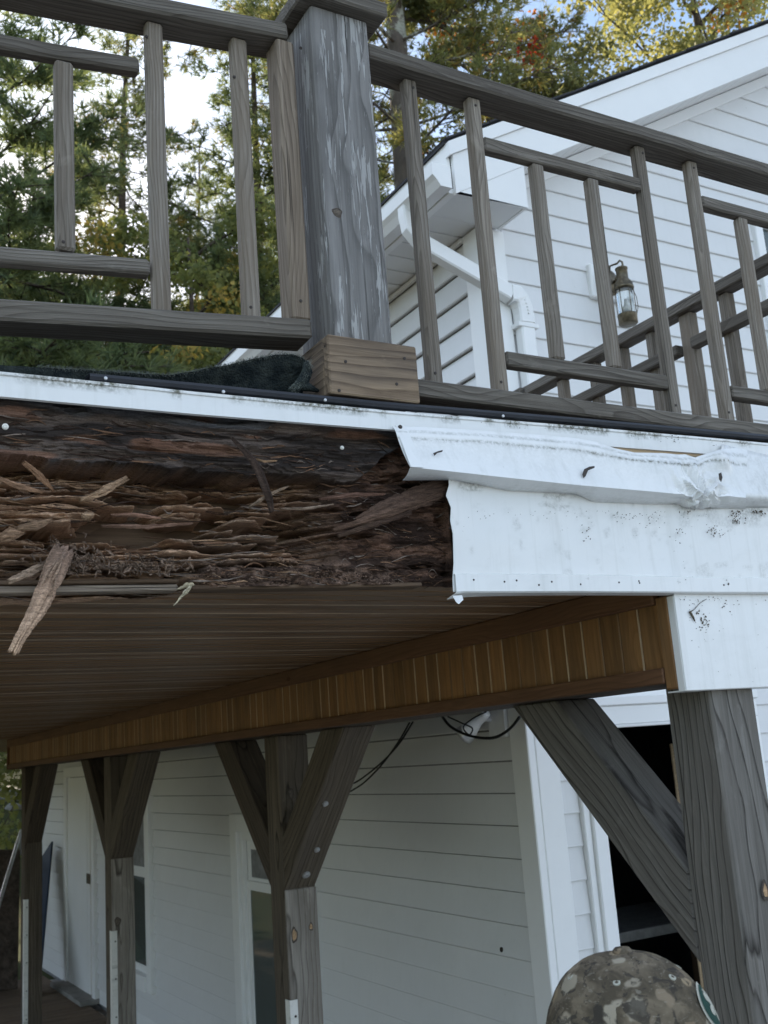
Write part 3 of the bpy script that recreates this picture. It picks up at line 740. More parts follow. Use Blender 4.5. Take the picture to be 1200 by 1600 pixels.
# carpet: frayed edge along the deck and a curled flap in front of the post
cpt = empty('outdoor_carpet', (0.4, 1.76, 2.665), 'dark green outdoor carpet with frayed edge, curling up beside the railing post', 'carpet')
ctop = [(-300, 550), (-100, 566), (0, 574), (60, 577), (130, 581), (200, 585), (262, 589), (300, 583), (330, 577), (365, 570), (400, 562), (430, 557), (455, 556), (472, 561), (479, 571), (480, 580)]
cx_, cz_ = curveY(ctop, 1.735)
xs3 = np.linspace(cx_[0], cx_[-1], 150)
def cflap(x):
    zt = np.interp(x, cx_, cz_) + .002 * (fbm(x * 60, x * 0, 3, 9) - .5); zb = np.interp(x, bx, bz) - .004
    rise = np.clip((zt - zb - .012) / .06, 0, 1)
    out = []
    for t in np.linspace(0, 1, 9):
        yy = 1.73 + .045 * (1 - t) * rise + .012 * np.sin(t * 3.1) * rise
        out.append((yy + .004 * (fbm(x * 20, x * 0 + t * 4, 2, 3) - .5), zb + (zt - zb) * t))
    out.append((1.733 + .012 + 0 * x, zt + .002)); out.append((1.733 + .30 + 0 * x, zb + .012 + .2 * (zt - zb)))
    return out
sheet_grid('backing', xs3, cflap, CARPET, cpt, .005)
# rolled outer lip at the right end of the flap
lip = [onY(a, b, 1.722) for a, b in ((478, 566), (480, 580), (474, 594), (462, 607), (452, 612))]
tube_obj('rolled_lip', lip, [.006, .011, .012, .010, .006], CARPET, cpt, 9)
tube_obj('rolled_lip', [onY(a, b, 1.722) for a, b in ((462, 604), (480, 604), (498, 611))], [.010, .009, .003], CARPET, cpt, 9)
fv, ff = [], []
def fuzz(p, n=1, L=.008):
    for _ in range(n):
        d = Vector((random.gauss(0, .6), random.gauss(0, .6), random.random() * .9 + .1)).normalized() * L * random.uniform(.4, 1.2)
        q = V(p) + Vector((random.gauss(0, .0015), random.gauss(0, .003), random.gauss(0, .002))); s = d.orthogonal().normalized() * .0007
        i = len(fv); fv.extend([q - s, q + s, q + d]); ff.append((i, i + 1, i + 2))
for x in np.linspace(cx_[3], cx_[-1], 900):
    z = np.interp(x, cx_, cz_); fuzz((x, 1.731, z), 4, .006)
for i in range(len(lip) - 1):
    for t in np.linspace(0, 1, 60): fuzz(lip[i] * (1 - t) + lip[i + 1] * t + np.array([0, -.008, 0]) + np.random.normal(0, .003, 3), 3, .005)
fz = link('frayed_tufts', mesh_from(fv, ff), FUZZ, cpt); fz['kind'] = 'stuff'

# ------------------------------------------------------------------ the rotted beam
RY = 1.700
rb = empty('rotted_beam', (0.7, RY + .05, 2.29), 'rotted dark brown beam with crumbling splintered core under the white flashing', 'beam')
bot = [(-700, 944), (0, 922), (150, 920), (300, 916), (500, 913), (640, 911), (712, 914)]
led = [(-700, 610), (0, 706), (60, 712), (150, 716), (250, 724), (300, 728), (400, 737), (470, 742), (530, 748), (560, 748), (585, 735), (600, 715), (625, 700), (640, 690), (712, 690)]
btx, btz = curveY(bot, RY); ldx, ldz = curveY(led, RY); 
o_ = np.argsort(ldx); ldx, ldz = ldx[o_], ldz[o_]
xr = onY(714, 850, RY)[0]
gx_ = np.concatenate([np.linspace(-1.6, 0.2, 120)[:-1], np.linspace(0.2, xr, 760)])
NZ = 300
Xg = np.repeat(gx_[:, None], NZ, 1)
ztop = np.interp(gx_, qx, qz) + .012; zbot = np.interp(gx_, btx, btz)
tt = np.linspace(0, 1, NZ)[None, :]
Zg = zbot[:, None] + (ztop - zbot)[:, None] * tt
zl = np.interp(gx_, ldx, ldz)[:, None] + .026 * (fbm(Xg * 22, Zg * 0 + 1, 5, 21, .6) - .5)
top = sstep(-.0015, .0015, Zg - zl)
wz = Zg + .020 * (fbm(Xg * 5, Zg * 9, 3, 31) - .5) + .05 * (Xg * .02)
# upper plank: layered flakes along the grain
n_a = fbm(Xg * 5, wz * 62, 4, 41); n_b = fbm(Xg * 17, wz * 190, 3, 43)
terr = np.floor(n_a * 7) / 7 + .25 * (n_a * 7 % 1) / 7
patch = sstep(.56, .64, fbm(Xg * 7, Zg * 22, 3, 47))
D_top = .030 - .034 * terr + .005 * (n_b - .5) + .010 * patch
slab = sstep(.47, .53, fbm(Xg * 3.0, wz * 30, 3, 49)); D_top = D_top + .006 * slab
# decayed core
vv = np.clip((zl - Zg) / (zl - zbot[:, None] + 1e-6), 0, 1)
base = np.interp(vv, [0, .06, .13, .22, .34, .6, .8, .9, 1], [.120, .110, .075, .040, .026, .014, .012, .022, .030])
fa = fbm(Xg * 7, wz * 85, 4, 51); fb_ = fbm(Xg * 13 + 3, wz * 150, 3, 53); fc = fbm(Xg * 60, Zg * 130, 3, 55)
rid = 1 - np.abs(2 * fa - 1); rid2 = 1 - np.abs(2 * fb_ - 1)
holes = sstep(.60, .66, fbm(Xg * 8, wz * 55, 3, 57)) * sstep(.05, .2, vv)
lump = fbm(Xg * 9, Zg * 16, 3, 59)
ps_ = wz * 88 + 2.2 * fbm(Xg * 5, wz * 14, 3, 52); pid = np.floor(ps_); pfr = ps_ - pid
prof_ = 1 - np.abs(2 * pfr - 1) ** 3
prot = vnoise(Xg * 5 + pid * 7.31, pid * 3.17 + .5, 58) * .6 + .25 * vnoise(Xg * 18 + pid * 3.1, pid * 5.3 + .5, 60) + .15 * vnoise(Xg * 70, pid * 2.3 + .5, 62)
hollow = sstep(.60, .70, fbm(Xg * 6, Zg * 18, 3, 64)) * sstep(.03, .15, vv)
void = sstep(.42, .34, prot)
D_core = base + .010 + .042 * (1 - prof_) + .052 * (.55 - prot) + .10 * void + .13 * hollow + .024 * (1 - rid) - .008 * rid2 + .035 * (lump - .5) + .013 * (fc - .5) + .006 * (fbm(Xg * 160, Zg * 260, 2, 56) - .5) + .03 * holes
xpx = lambda px, py=850: onY(px, py, RY)[0]
rgt = sstep(xpx(430), xpx(560), Xg)                       # to the right: finer, earthier
D_right = .040 - .018 * vv + .045 * (lump - .5) + .016 * (fa - .5) + .014 * (fc - .5) + .02 * holes
heap = sstep(xpx(285), xpx(330), Xg) * sstep(xpx(660), xpx(560), Xg) * sstep(.70, .86, vv)
D_core = D_core * (1 - rgt) + D_right * rgt
D_core = D_core * (1 - heap) + heap * (.012 + .035 * (fbm(Xg * 25, Zg * 40, 4, 61) - .5) + .012 * (fc - .5))
cav = sstep(xpx(300), xpx(265), Xg) * sstep(.86, .89, vv + .06 * (fbm(Xg * 20, Xg * 0, 3, 63) - .5)) 
D_core = D_core + .08 * cav
D = D_core * (1 - top) + D_top * top
D = np.clip(D, -.014, .165)
edge = sstep(xr - .012, xr, Xg); D = D * (1 - edge) + .02 * edge
Yg = RY + D
# colours of the wood itself
def lerp(a, b, t): return np.array(a)[None, None, :] * (1 - t[..., None]) + np.array(b)[None, None, :] * t[..., None]
c_top = lerp((.042, .036, .034), (.15, .122, .108), sstep(.35, .7, fbm(Xg * 6, wz * 60, 3, 71)))
st = sstep(.52, .66, fbm(Xg * 5, Zg * 26, 3, 73))
c_top = c_top * (1 - st[..., None]) + lerp((.075, .078, .086), (.14, .145, .16), n_b) * st[..., None]
red = sstep(.60, .7, fbm(Xg * 6 + 4, Zg * 30, 3, 75)); c_top = c_top * (1 - .7 * red[..., None]) + np.array([.22, .12, .08]) * .7 * red[..., None]
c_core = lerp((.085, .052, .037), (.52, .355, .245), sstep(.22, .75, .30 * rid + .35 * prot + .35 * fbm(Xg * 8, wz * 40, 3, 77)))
gr = sstep(.5, .68, fbm(Xg * 4, Zg * 12, 3, 79)); c_core = c_core * (1 - .6 * gr[..., None]) + lerp((.09, .075, .066), (.30, .255, .22), rid) * .6 * gr[..., None]
c_right = lerp((.04, .026, .021), (.18, .108, .078), sstep(.35, .75, fbm(Xg * 14, Zg * 40, 4, 81)))
c_core = c_core * (1 - rgt[..., None]) + c_right * rgt[..., None]
c_heap = lerp((.06, .040, .031), (.22, .150, .115), sstep(.35, .7, fbm(Xg * 50, Zg * 70, 4, 83)))
c_core = c_core * (1 - heap[..., None]) + c_heap * heap[..., None]
CC = c_core * (1 - top[..., None]) + c_top * top[..., None]
nx = len(gx_)
vv3 = np.stack([Xg, Yg, Zg], -1).reshape(-1, 3)
me = bpy.data.meshes.new('rot'); 
ii, jj = np.meshgrid(np.arange(nx - 1), np.arange(NZ - 1), indexing='ij'); a = (ii * NZ + jj).ravel()
fq = np.stack([a, a + NZ, a + NZ + 1, a + 1], 1)
def fast_mesh(verts, quads):
    me = bpy.data.meshes.new('m'); k = quads.shape[1]
    me.vertices.add(len(verts)); me.vertices.foreach_set('co', verts.astype(np.float32).ravel())
    me.loops.add(quads.size); me.loops.foreach_set('vertex_index', quads.astype(np.int32).ravel())
    me.polygons.add(len(quads)); me.polygons.foreach_set('loop_start', np.arange(0, quads.size, k, dtype=np.int32))
    me.update(calc_edges=True); me.validate(); return me
def set_col(me, name, cols, domain='POINT'):
    at = me.attributes.new(name, 'FLOAT_COLOR', domain); c4 = np.ones((len(cols), 4), np.float32); c4[:, :3] = cols; at.data.foreach_set('color', c4.ravel())
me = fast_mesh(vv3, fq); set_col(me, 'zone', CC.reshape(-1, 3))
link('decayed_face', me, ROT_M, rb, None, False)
boxab('beam_heart', (-1.6, RY + .168, 2.352), (xr + .7, RY + .175, 2.62), OLDW, rb, .002)
boxab('bottom_strip', (-1.6, 1.714, zbot[0] - .008), (xpx(-300), 1.752, zbot[0] + .001), ENDP, rb, .002)
p0, p1 = onY(-310, 926, 1.712), onY(278, 918, 1.712)
piece('bottom_strip', p0 + np.array([0, .014, 0]), p1 + np.array([0, .014, 0]), .03, .011, (0, 0, 1), ENDP, rb, .002)
p0, p1 = onY(-310, 917, 1.74), onY(276, 909, 1.74)
piece('bottom_strip', p0, p1, .025, .008, (0, 0, 1), OLDW, rb, .002)
p0, p1 = onY(300, 917, 1.716), onY(660, 912, 1.716)
piece('bottom_strip', p0 + np.array([0, .02, -.001]), p1 + np.array([0, .02, -.001]), .04, .008, (0, 0, 1), OLDW, rb, .002)

def shard(p0, p1, w, t, seed, col, rough=.3, n=14, taper=(.35, .1), bend=0.0, bdir=(0, 0, 1), facing=(0, -1, 0)):
    """an irregular splinter: vertices, faces, colours"""
    rs = np.random.RandomState(seed); p0, p1 = np.array(p0, float), np.array(p1, float)
    ax = p1 - p0; L = np.linalg.norm(ax); ax = ax / L; nf = np.array(facing, float); nf = nf - ax * (nf @ ax); nf /= np.linalg.norm(nf); sd = np.cross(ax, nf)
    vs_, fs, cs = [], [], []
    K = 8; off = rs.uniform(.75, 1.2, K); kn = 7
    ku = np.linspace(0, 1, kn); wj = rs.uniform(-1, 1, kn); cj = rs.uniform(-1, 1, kn); oj = rs.uniform(-1, 1, (kn, K)); tw = rs.uniform(-.5, .5)
    for i in range(n):
        u = i / (n - 1)
        wid = w * (taper[0] + (1 - taper[0]) * min(1, u / .25) if u < .25 else (1 - (1 - taper[1]) * max(0, (u - .45) / .55) ** 1.4)) * (1 + rough * .8 * np.interp(u, ku, wj))
        c = p0 + ax * L * u + np.array(bdir) * bend * math.sin(math.pi * u) + sd * w * rough * .6 * np.interp(u, ku, cj)
        if i in (0, n - 1): c = c + ax * w * .0
        for k in range(K):
            an = 2 * math.pi * k / K + tw * u
            r = off[k] * (1 + rough * .6 * np.interp(u, ku, oj[:, k]) + .08 * rs.uniform(-1, 1))
            jag = ax * L * rs.uniform(-.05, .05) if i in (0, n - 1) else 0
            vs_.append(c + sd * math.cos(an) * wid / 2 * r + nf * math.sin(an) * t / 2 * r + jag)
            cs.append(np.array(col) * rs.uniform(.75, 1.2) * (1.12 if k % 3 else .7))
    for i in range(n - 1):
        for k in range(K):
            k2 = (k + 1) % K; fs.append((i * K + k, i * K + k2, (i + 1) * K + k2, (i + 1) * K + k))
    fs.append(tuple(range(K))[::-1]); fs.append(tuple(range((n - 1) * K, n * K)))
    return vs_, fs, cs
def shard_obj(name, parent, *a, label=None, **k):
    v, f, c = shard(*a, **k); me = mesh_from(v, f); set_col(me, 'zone', np.array(c)); o = link(name, me, ROT_M, parent)
    if label: o['label'] = label
    return o
def torn_strip(name, parent, P_, W_, t, seed, ca, cb, label=None, fray=.5, rag=.3):
    """a flat torn strip of wood: fibres run along it, ragged edges and frayed ends"""
    rs = np.random.RandomState(seed); P_ = [np.array(p, float) for p in P_]
    cum = np.concatenate([[0], np.cumsum([np.linalg.norm(P_[i + 1] - P_[i]) for i in range(len(P_) - 1)])]); L = cum[-1]; n = max(10, int(L / .0035)); na = 13
    us = np.linspace(0, 1, n); C = np.stack([np.interp(us * L, cum, [p[k] for p in P_]) for k in range(3)], 1); W = np.interp(us * L, cum, W_)
    T = np.gradient(C, axis=0); T /= np.linalg.norm(T, axis=1)[:, None]; S = np.cross(T, [0, -1, 0]); S /= np.linalg.norm(S, axis=1)[:, None]; F = np.cross(S, T); F *= np.sign(-F[:, 1:2] + 1e-9)
    js = np.linspace(-1, 1, na); front, back, cf = [], [], []
    eL = 1 + rag * (fbm(us * 14, us * 0, 4, seed, .65) - .5) * 2; eR = 1 + rag * (fbm(us * 14, us * 0 + 5, 4, seed + 3, .65) - .5) * 2
    for j in js:
        e = np.where(j < 0, eL, eR); rel = fbm(us * 3, us * 0 + j * 6, 3, seed + 7, .6) - .5
        lon = np.zeros(n); lon[0] = -rs.uniform(0, fray) * W[0]; lon[-1] = rs.uniform(-.2, fray) * W[-1]; lon[-2] = lon[-1] * .6
        c = C + S * (W * e * j / 2)[:, None] + T * lon[:, None]
        front.append(c + F * (t * (.55 * (1 - j * j) + 1.3 * rel))[:, None]); back.append(c - F * (t * .45 * (1 - j * j) + .0004))
        col = np.array(ca)[None] * (1 - us[:, None]) + np.array(cb)[None] * us[:, None]; cf.append(col * (.62 + 1.1 * np.clip(rel + .45, 0, 1))[:, None])
    A_ = np.array(front).reshape(-1, 3); B_ = np.array(back).reshape(-1, 3); N_ = len(A_); V_ = np.concatenate([A_, B_]); fs = []
    for j in range(na - 1):
        for i in range(n - 1):
            q = (j * n + i, j * n + i + 1, (j + 1) * n + i + 1, (j + 1) * n + i); fs.append(q); fs.append(tuple(N_ + k for k in q[::-1]))
    for i in range(n - 1): fs.append((i, N_ + i, N_ + i + 1, i + 1)); fs.append(((na - 1) * n + i, (na - 1) * n + i + 1, N_ + (na - 1) * n + i + 1, N_ + (na - 1) * n + i))
    for j in range(na - 1): fs.append((j * n, (j + 1) * n, N_ + (j + 1) * n, N_ + j * n)); fs.append((j * n + n - 1, N_ + j * n + n - 1, N_ + (j + 1) * n + n - 1, (j + 1) * n + n - 1))
    me = fast_mesh(V_, np.array(fs)); set_col(me, 'zone', np.concatenate(cf + cf)); o = link(name, me, ROT_M, parent)
    if label: o['label'] = label
    return o
TAN, MIDB, DKB, GRYB = (.36, .24, .155), (.19, .115, .075), (.055, .036, .028), (.22, .185, .16)
PQ = lambda px, py, Y: onY(px, py, Y)
rsn0 = np.random.RandomState(77)
# the long hanging splinter and its frayed root
torn_strip('hanging_splinter', rb, [PQ(100, 862, 1.694), PQ(84, 893, 1.684), PQ(72, 922, 1.676), PQ(58, 952, 1.670), PQ(44, 976, 1.664), PQ(31, 998, 1.660), PQ(21, 1018, 1.657)], [.034, .036, .031, .029, .022, .018, .016], .006, 203, (.22, .155, .12), (.60, .43, .305), 'long pale splinter hanging below the beam', .4, .22)
for k in range(9):
    q0_ = np.array((100 - k * 1.5, 866 + k * 6.0)) + rsn0.normal(0, 5, 2); q1_ = q0_ + np.array((-14 - rsn0.rand() * 16, 30 + rsn0.rand() * 24))
    torn_strip('splinter_strand', rb, [PQ(*q0_, 1.682), PQ(*((q0_ + q1_) / 2 + rsn0.normal(0, 3, 2)), 1.676), PQ(*q1_, 1.670)], [.004, .0045, .0015], .002, 220 + k, (.26, .19, .15), (.46, .34, .25), None, .8, .3)
torn_strip('hanging_splinter', rb, [PQ(74, 880, 1.698), PQ(45, 895, 1.692), PQ(14, 908, 1.686)], [.012, .014, .008], .004, 205, (.22, .165, .125), (.36, .27, .20))
# dark curved strip, leaning plank remains, tan chips
def ribbon(name, pts, w, t, col):
    P = [onY(a, b, Y) for a, b, Y in pts]; vs_, fs, cs = [], [], []
    for i, p in enumerate(P):
        q = (P[min(i + 1, len(P) - 1)] - P[max(i - 1, 0)]); q /= np.linalg.norm(q); sd = np.cross(q, [0, -1, 0]); sd /= np.linalg.norm(sd); ww = w[i]
        for a, b in ((-1, 0), (-.3, -1), (.4, -.5), (1, 0), (0, 1)):
            vs_.append(p + sd * a * ww / 2 + np.array([0, 1, 0]) * b * t); cs.append(np.array(col) * random.uniform(.7, 1.3) * (1.5 if a == .4 else 1))
    for i in range(len(P) - 1):
        for k in range(5): fs.append((i * 5 + k, i * 5 + (k + 1) % 5, (i + 1) * 5 + (k + 1) % 5, (i + 1) * 5 + k))
    me = mesh_from(vs_, fs); set_col(me, 'zone', np.array(cs)); return link(name, me, ROT_M, rb)
ribbon('curled_strip', [(362, 684, 1.697), (378, 700, 1.690), (394, 718, 1.684), (405, 738, 1.682), (414, 760, 1.684), (421, 780, 1.690), (425, 800, 1.700)], [.006, .011, .015, .017, .016, .015, .010], .004, (.05, .036, .03))
torn_strip('loose_wood_chunk', rb, [PQ(708, 757, 1.700), PQ(650, 778, 1.696), PQ(600, 797, 1.698), PQ(556, 815, 1.704)], [.038, .044, .036, .014], .009, 212, (.075, .05, .04), (.13, .088, .068), None, .4, .25)
torn_strip('loose_wood_chunk', rb, [PQ(692, 772, 1.690), PQ(610, 800, 1.690), PQ(520, 829, 1.698)], [.013, .018, .008], .006, 213, (.10, .066, .05), (.15, .10, .075))
torn_strip('loose_wood_chunk', rb, [PQ(640, 800, 1.694), PQ(580, 820, 1.695), PQ(528, 838, 1.70)], [.012, .013, .006], .005, 214, (.065, .043, .034), (.10, .068, .052))
chips = [((196, 748), (127, 782), .015, (.34, .235, .155)), ((40, 725), (82, 766), .013, (.25, .15, .092)), ((0, 748), (66, 769), .011, (.27, .17, .11)),
         ((0, 842), (36, 832), .022, (.22, .145, .095)), ((30, 825), (80, 812), .016, (.20, .135, .09)), ((175, 805), (250, 810), .008, (.24, .145, .105)),
         ((160, 822), (300, 818), .008, (.22, .14, .105)), ((390, 792), (450, 760), .008, (.24, .18, .13)), ((440, 795), (520, 788), .006, (.27, .21, .165)), ((500, 780), (600, 772), .010, (.14, .085, .065)),
         ((395, 716), (432, 720), .005, (.45, .31, .2))]
for i, (a, b, w, c) in enumerate(chips):
    mid_ = ((a[0] + b[0]) / 2, (a[1] + b[1]) / 2 + (-3 if i % 2 else 3))
    torn_strip('wood_chip', rb, [PQ(*a, 1.696), PQ(*mid_, 1.693), PQ(*b, 1.699)], [w * .6, w, w * .4], .004, 330 + i, np.array(c) * .9, np.array(c) * 1.25, None, .7, .4)
c_ = onY(136, 806, 1.696); v, f, c = shard(c_ + np.array([-.009, 0, 0]), c_ + np.array([.010, 0, .001]), .015, .014, 77, (.36, .25, .165), .15, 8, (.6, .6)); me = mesh_from(v, f); set_col(me, 'zone', np.array(c)); link('wood_chip', me, ROT_M, rb)
# pale bent splinter at the middle of the lower edge
ps = shard_obj('pale_splinter', rb, PQ(299, 915, 1.700), PQ(271, 946, 1.690), .006, .003, 91, (.50, .46, .33), .3, 10, (.9, .2))
shard_obj('pale_splinter', rb, PQ(302, 912, 1.702), PQ(278, 922, 1.694), .007, .004, 92, (.42, .38, .27), .5, 10, (.9, .3))
shard_obj('pale_splinter', rb, PQ(296, 916, 1.698), PQ(285, 928, 1.692), .004, .003, 93, (.52, .48, .36), .5, 8, (.9, .3))
# countless small fibres and crumbs
rs = np.random.RandomState(5); SVv, SF, SCc = [], [], []
def addshard(*a, **k):
    v, f, c = shard(*a, **k); i = sum(map(len, SVv)) if False else addshard.n
    SVv.extend(v); SF.extend([tuple(q + i for q in ff_) for ff_ in f]); SCc.extend(c); addshard.n += len(v)
addshard.n = 0
def depth_at(x, z):
    i = int(np.clip(np.searchsorted(gx_, x), 0, nx - 1)); t = (z - zbot[i]) / (ztop[i] - zbot[i]); j = int(np.clip(t * (NZ - 1), 0, NZ - 1)); return Yg[i, j], zl[i, j]
for k in range(1500):
    x = rs.uniform(.26, xr - .02); i = int(np.searchsorted(gx_, x)); z = rs.uniform(zbot[i] + .004, ztop[i] - .02)
    yy, zz = depth_at(x, z); intop = z > zz
    r_g = x > xpx(480)
    if intop and rs.rand() < .55: continue
    L = rs.choice([rs.uniform(.012, .04), rs.uniform(.04, .12)]) * (.8 if intop else 1) * (.6 if r_g else 1); an = rs.normal(0, .08 if not r_g else .25); w = rs.uniform(.0009, .0032)
    d = np.array([math.cos(an), rs.normal(0, .12), math.sin(an)]) * L / 2
    c = np.array([x, yy - .0015, z])
    base_c = [TAN, MIDB, DKB, GRYB][rs.choice(4, p=[.22, .38, .25, .15])] if not (intop or r_g) else [MIDB, DKB, GRYB][rs.choice(3, p=[.3, .55, .15])]
    addshard(c - d, c + d, w, w * .6, 1000 + k, np.array(base_c) * rs.uniform(.7, 1.3), .5, 7, (.4, .2), bend=rs.normal(0, .004))
for k in range(420):                                      # ragged crumbs round the root of the hanging splinter and along the lower edge
    px = rs.normal(110, 38) if k < 150 else rs.uniform(60, 300); py = rs.normal(868, 12) if k < 150 else rs.normal(885, 6)
    p = onY(px, py, rs.uniform(1.694, 1.708)); an = rs.uniform(0, 6.28); L = rs.uniform(.004, .020); d = np.array([math.cos(an), rs.normal(0, .4), math.sin(an) * .8 - .3]) * L / 2
    addshard(p - d, p + d, rs.uniform(.0008, .0035), rs.uniform(.0008, .0025), 3000 + k, np.array((.21, .155, .12)) * rs.uniform(.5, 1.3), .8, 6, (.5, .3))
for k in range(500):                                      # crumbled heap
    px = rs.uniform(305, 640); hh = np.interp(px, [300, 350, 420, 500, 640], [892, 872, 868, 884, 898]); py = rs.uniform(hh, 911)
    p = onY(px, py, 1.704); yy, _ = depth_at(p[0], p[2]); p[1] = yy - .001; an = rs.uniform(0, 6.28); L = rs.uniform(.003, .010); d = np.array([math.cos(an), rs.normal(0, .3), math.sin(an) * .6]) * L / 2
    addshard(p - d, p + d, rs.uniform(.0015, .004), .0016, 5000 + k, np.array([(.15, .105, .082), (.08, .055, .042), (.23, .165, .13)][k % 3]) * rs.uniform(.6, 1.1), .5, 4, (.5, .3))
me = mesh_from(SVv, SF); set_col(me, 'zone', np.array(SCc)); link('wood_fibres', me, ROT_M, rb)['kind'] = 'stuff'
for px, py, r in ((8, 667, .0052), (534, 700, .0038)):
    p = onY(px, py, 1.698); v, f = lathe([(0, .002), (r * .5, .0022), (r, .0005), (r, -.002)], 12)
    M = Matrix.Rotation(math.radians(90), 4, 'X'); M.translation = V(p) + Vector((0, -.002, 0)); link('nail_head', mesh_from(v, f), NAIL, rb, M)

# ------------------------------------------------------------------ white sheet cladding on the sound half of the beam
SY = 1.6885
fc_t = empty('fascia_cladding', (1.6, SY, 2.31), 'large flat white metal sheet with torn edge covering the beam, spotted with dirt', 'cladding')
lx, lzz = curveY([(697, 760), (692, 776), (700, 795), (699, 815), (704, 835), (706, 855), (708, 880), (707, 905), (708, 926)], SY)
NU, NV = 150, 60
tz0 = onY(900, 740, SY)[2]
xb_, zb2 = curveY([(700, 925.5), (725, 924.5), (900, 924), (1200, 925.5), (1330, 926.5)], SY)
zt2x, zt2 = curveY([(690, 744), (900, 752), (1200, 770), (1330, 775)], SY)
verts = np.zeros((NV, NU, 3)); XE = 2.46
for j in range(NV):
    t = j / (NV - 1)
    for i in range(NU):
        s = (i / (NU - 1))
        zz = 2.315 + (2.545 - 2.315) * t
        xl_ = np.interp(-zz, -lzz, lx)
        x = xl_ + (XE - xl_) * s ** 1.3
        z0 = np.interp(x, xb_, zb2); z1_ = np.interp(x, zt2x, zt2); z = z0 + (z1_ - z0) * t
        xl_ = np.interp(-z, -lzz, lx)
        x = xl_ + (XE - xl_) * s ** 1.3
        verts[j, i] = (x, SY, z)
xx, zz = verts[..., 0], verts[..., 2]
verts[..., 1] += .007 * (fbm(xx * 3.5, zz * 5, 2, 91) - .5) - .008 * np.exp(-((xx - verts[:, :1, 0]) / .03)) * sstep(2.33, 2.45, zz) + .003 * (fbm(xx * 12, zz * 12, 2, 93) - .5)
faces = [(j * NU + i, j * NU + i + 1, (j + 1) * NU + i + 1, (j + 1) * NU + i) for j in range(NV - 1) for i in range(NU - 1)]
me = mesh_from(verts.reshape(-1, 3), faces)
gr_ = (.55 * sstep(.55, .9, (zz - 2.31) / .22) * sstep(.5, .7, fbm(xx * 14, zz * 40, 3, 95)) + .25 * sstep(.62, .72, fbm(xx * 25, zz * 25, 3, 96)))
at = me.attributes.new('grime', 'FLOAT', 'POINT'); at.data.foreach_set('value', gr_.ravel().astype(np.float32))
o = link('sheet', me, COIL, fc_t, None, True); md = o.modifiers.new('t', 'SOLIDIFY'); md.thickness = .001; md.offset = 0
xs4 = np.linspace(lx[-1] + .004, XE, 90)
def lowstrip(x):
    z0 = np.interp(x, xb_, zb2); h = .034 + .001 * np.sin(x * 6)
    y_ = SY - .0055 + .003 * (fbm(x * 6, x * 0, 2, 97) - .5)
    return [(x * 0 + SY - .001, z0 + h + .0004), (y_, z0 + h - .001), (y_, z0 + h * .5), (y_, z0), (y_ + .004, z0 - .0025), (x * 0 + SY + .03, z0 - .003 - .007 * np.exp(-(x - lx[-1]) / .05))]
R = lowstrip(xs4); g = np.zeros((len(R), len(xs4))); g[0] = .5 * sstep(.45, .6, fbm(xs4 * 20, xs4 * 0, 3, 98))
sheet_grid('lower_strip', xs4, lowstrip, COIL, fc_t, .001, g)
for px, py in ((740, 906), (788, 909), (807, 907), (842, 914), (862, 909), (907, 913), (967, 910), (998, 908), (999, 911), (1131, 914), (1138, 913), (704, 825), (660, 665)):
    p = onY(px, py, SY - .006); v, f = lathe([(0, .0015), (.002, .001), (.0022, -.004)], 8)
    M = Matrix.Rotation(math.radians(90), 4, 'X'); M.translation = V(p)
    if py > 700: link('nail_head', mesh_from(v, f), NAILD, fc_t, M)
# torn tab curling at the lower corner
tab = [onY(a, b, Y) for a, b, Y in ((707, 931, 1.689), (722, 930, 1.686), (724, 937, 1.68), (717, 944, 1.676), (713, 941, 1.678))]
tv = tab + [np.array(t) + np.array([.001, .003, .001]) for t in tab]
link('torn_tab', mesh_from(tv, [(0, 1, 2, 3, 4), (9, 8, 7, 6, 5), (0, 5, 6, 1), (1, 6, 7, 2), (2, 7, 8, 3), (3, 8, 9, 4), (4, 9, 5, 0)]), COIL, fc_t)
# white painted block end showing above the torn edge
boxab('wood_block', onY(710, 770, 1.70) , onY(775, 757, 1.70) + np.array([0, .03, 0]), STRIPW, fc_t, .003)

# bent trim: crown-like strip, buckled and crumpled
bt = empty('bent_trim', (1.5, 1.66, 2.5), 'buckled white metal trim strip pulled away from the beam, crumpled near its far end', 'trim')
OUT = 1.640
def cur(pts, Y): return curveY(pts, Y)
Tx, Tz = cur([(612, 667), (660, 668), (760, 674), (850, 681), (900, 686), (930, 692), (955, 702), (985, 710), (1030, 712), (1060, 714), (1080, 717), (1100, 711), (1125, 703), (1150, 701), (1165, 704)], 1.689)
Kx, Kz = cur([(620, 684), (700, 689), (750, 690), (820, 697), (900, 704), (945, 713), (975, 721), (1040, 729), (1080, 730), (1105, 721), (1150, 726), (1165, 727)], 1.674)
Bx, Bz = cur([(641, 730), (700, 736), (800, 747), (900, 757.5), (1000, 767), (1086, 775), (1117, 775), (1165, 778)], OUT)
Ux, Uz = cur([(630, 750), (710, 750), (750, 757), (795, 767), (900, 771), (927, 784), (1000, 787), (1065, 789), (1085, 795), (1095, 792), (1150, 796), (1165, 796)], 1.688)
NU = 260
us = np.linspace(0, 1, NU)
def resamp(cx, cz): x = cx[0] + (cx[-1] - cx[0]) * us; return x, np.interp(x, cx, cz)
tx, tz_ = resamp(Tx, Tz); kx_, kz_ = resamp(Kx, Kz); bx_, bz_ = resamp(Bx, Bz); ux, uz = resamp(Ux, Uz)
rowsP = []; grm = []
wob = lambda s, a: .5 * a * (fbm(us * 30, us * 0 + s, 3, 100 + s) - .5)
buck = np.exp(-((us - .72) / .16) ** 2)                  # the pulled-away stretch
fold = np.exp(-((us - .905) / .035) ** 2)
def lerp1(a, b, t): return a * (1 - t) + b * t
NVa, NVb, NVc = 9, 14, 7
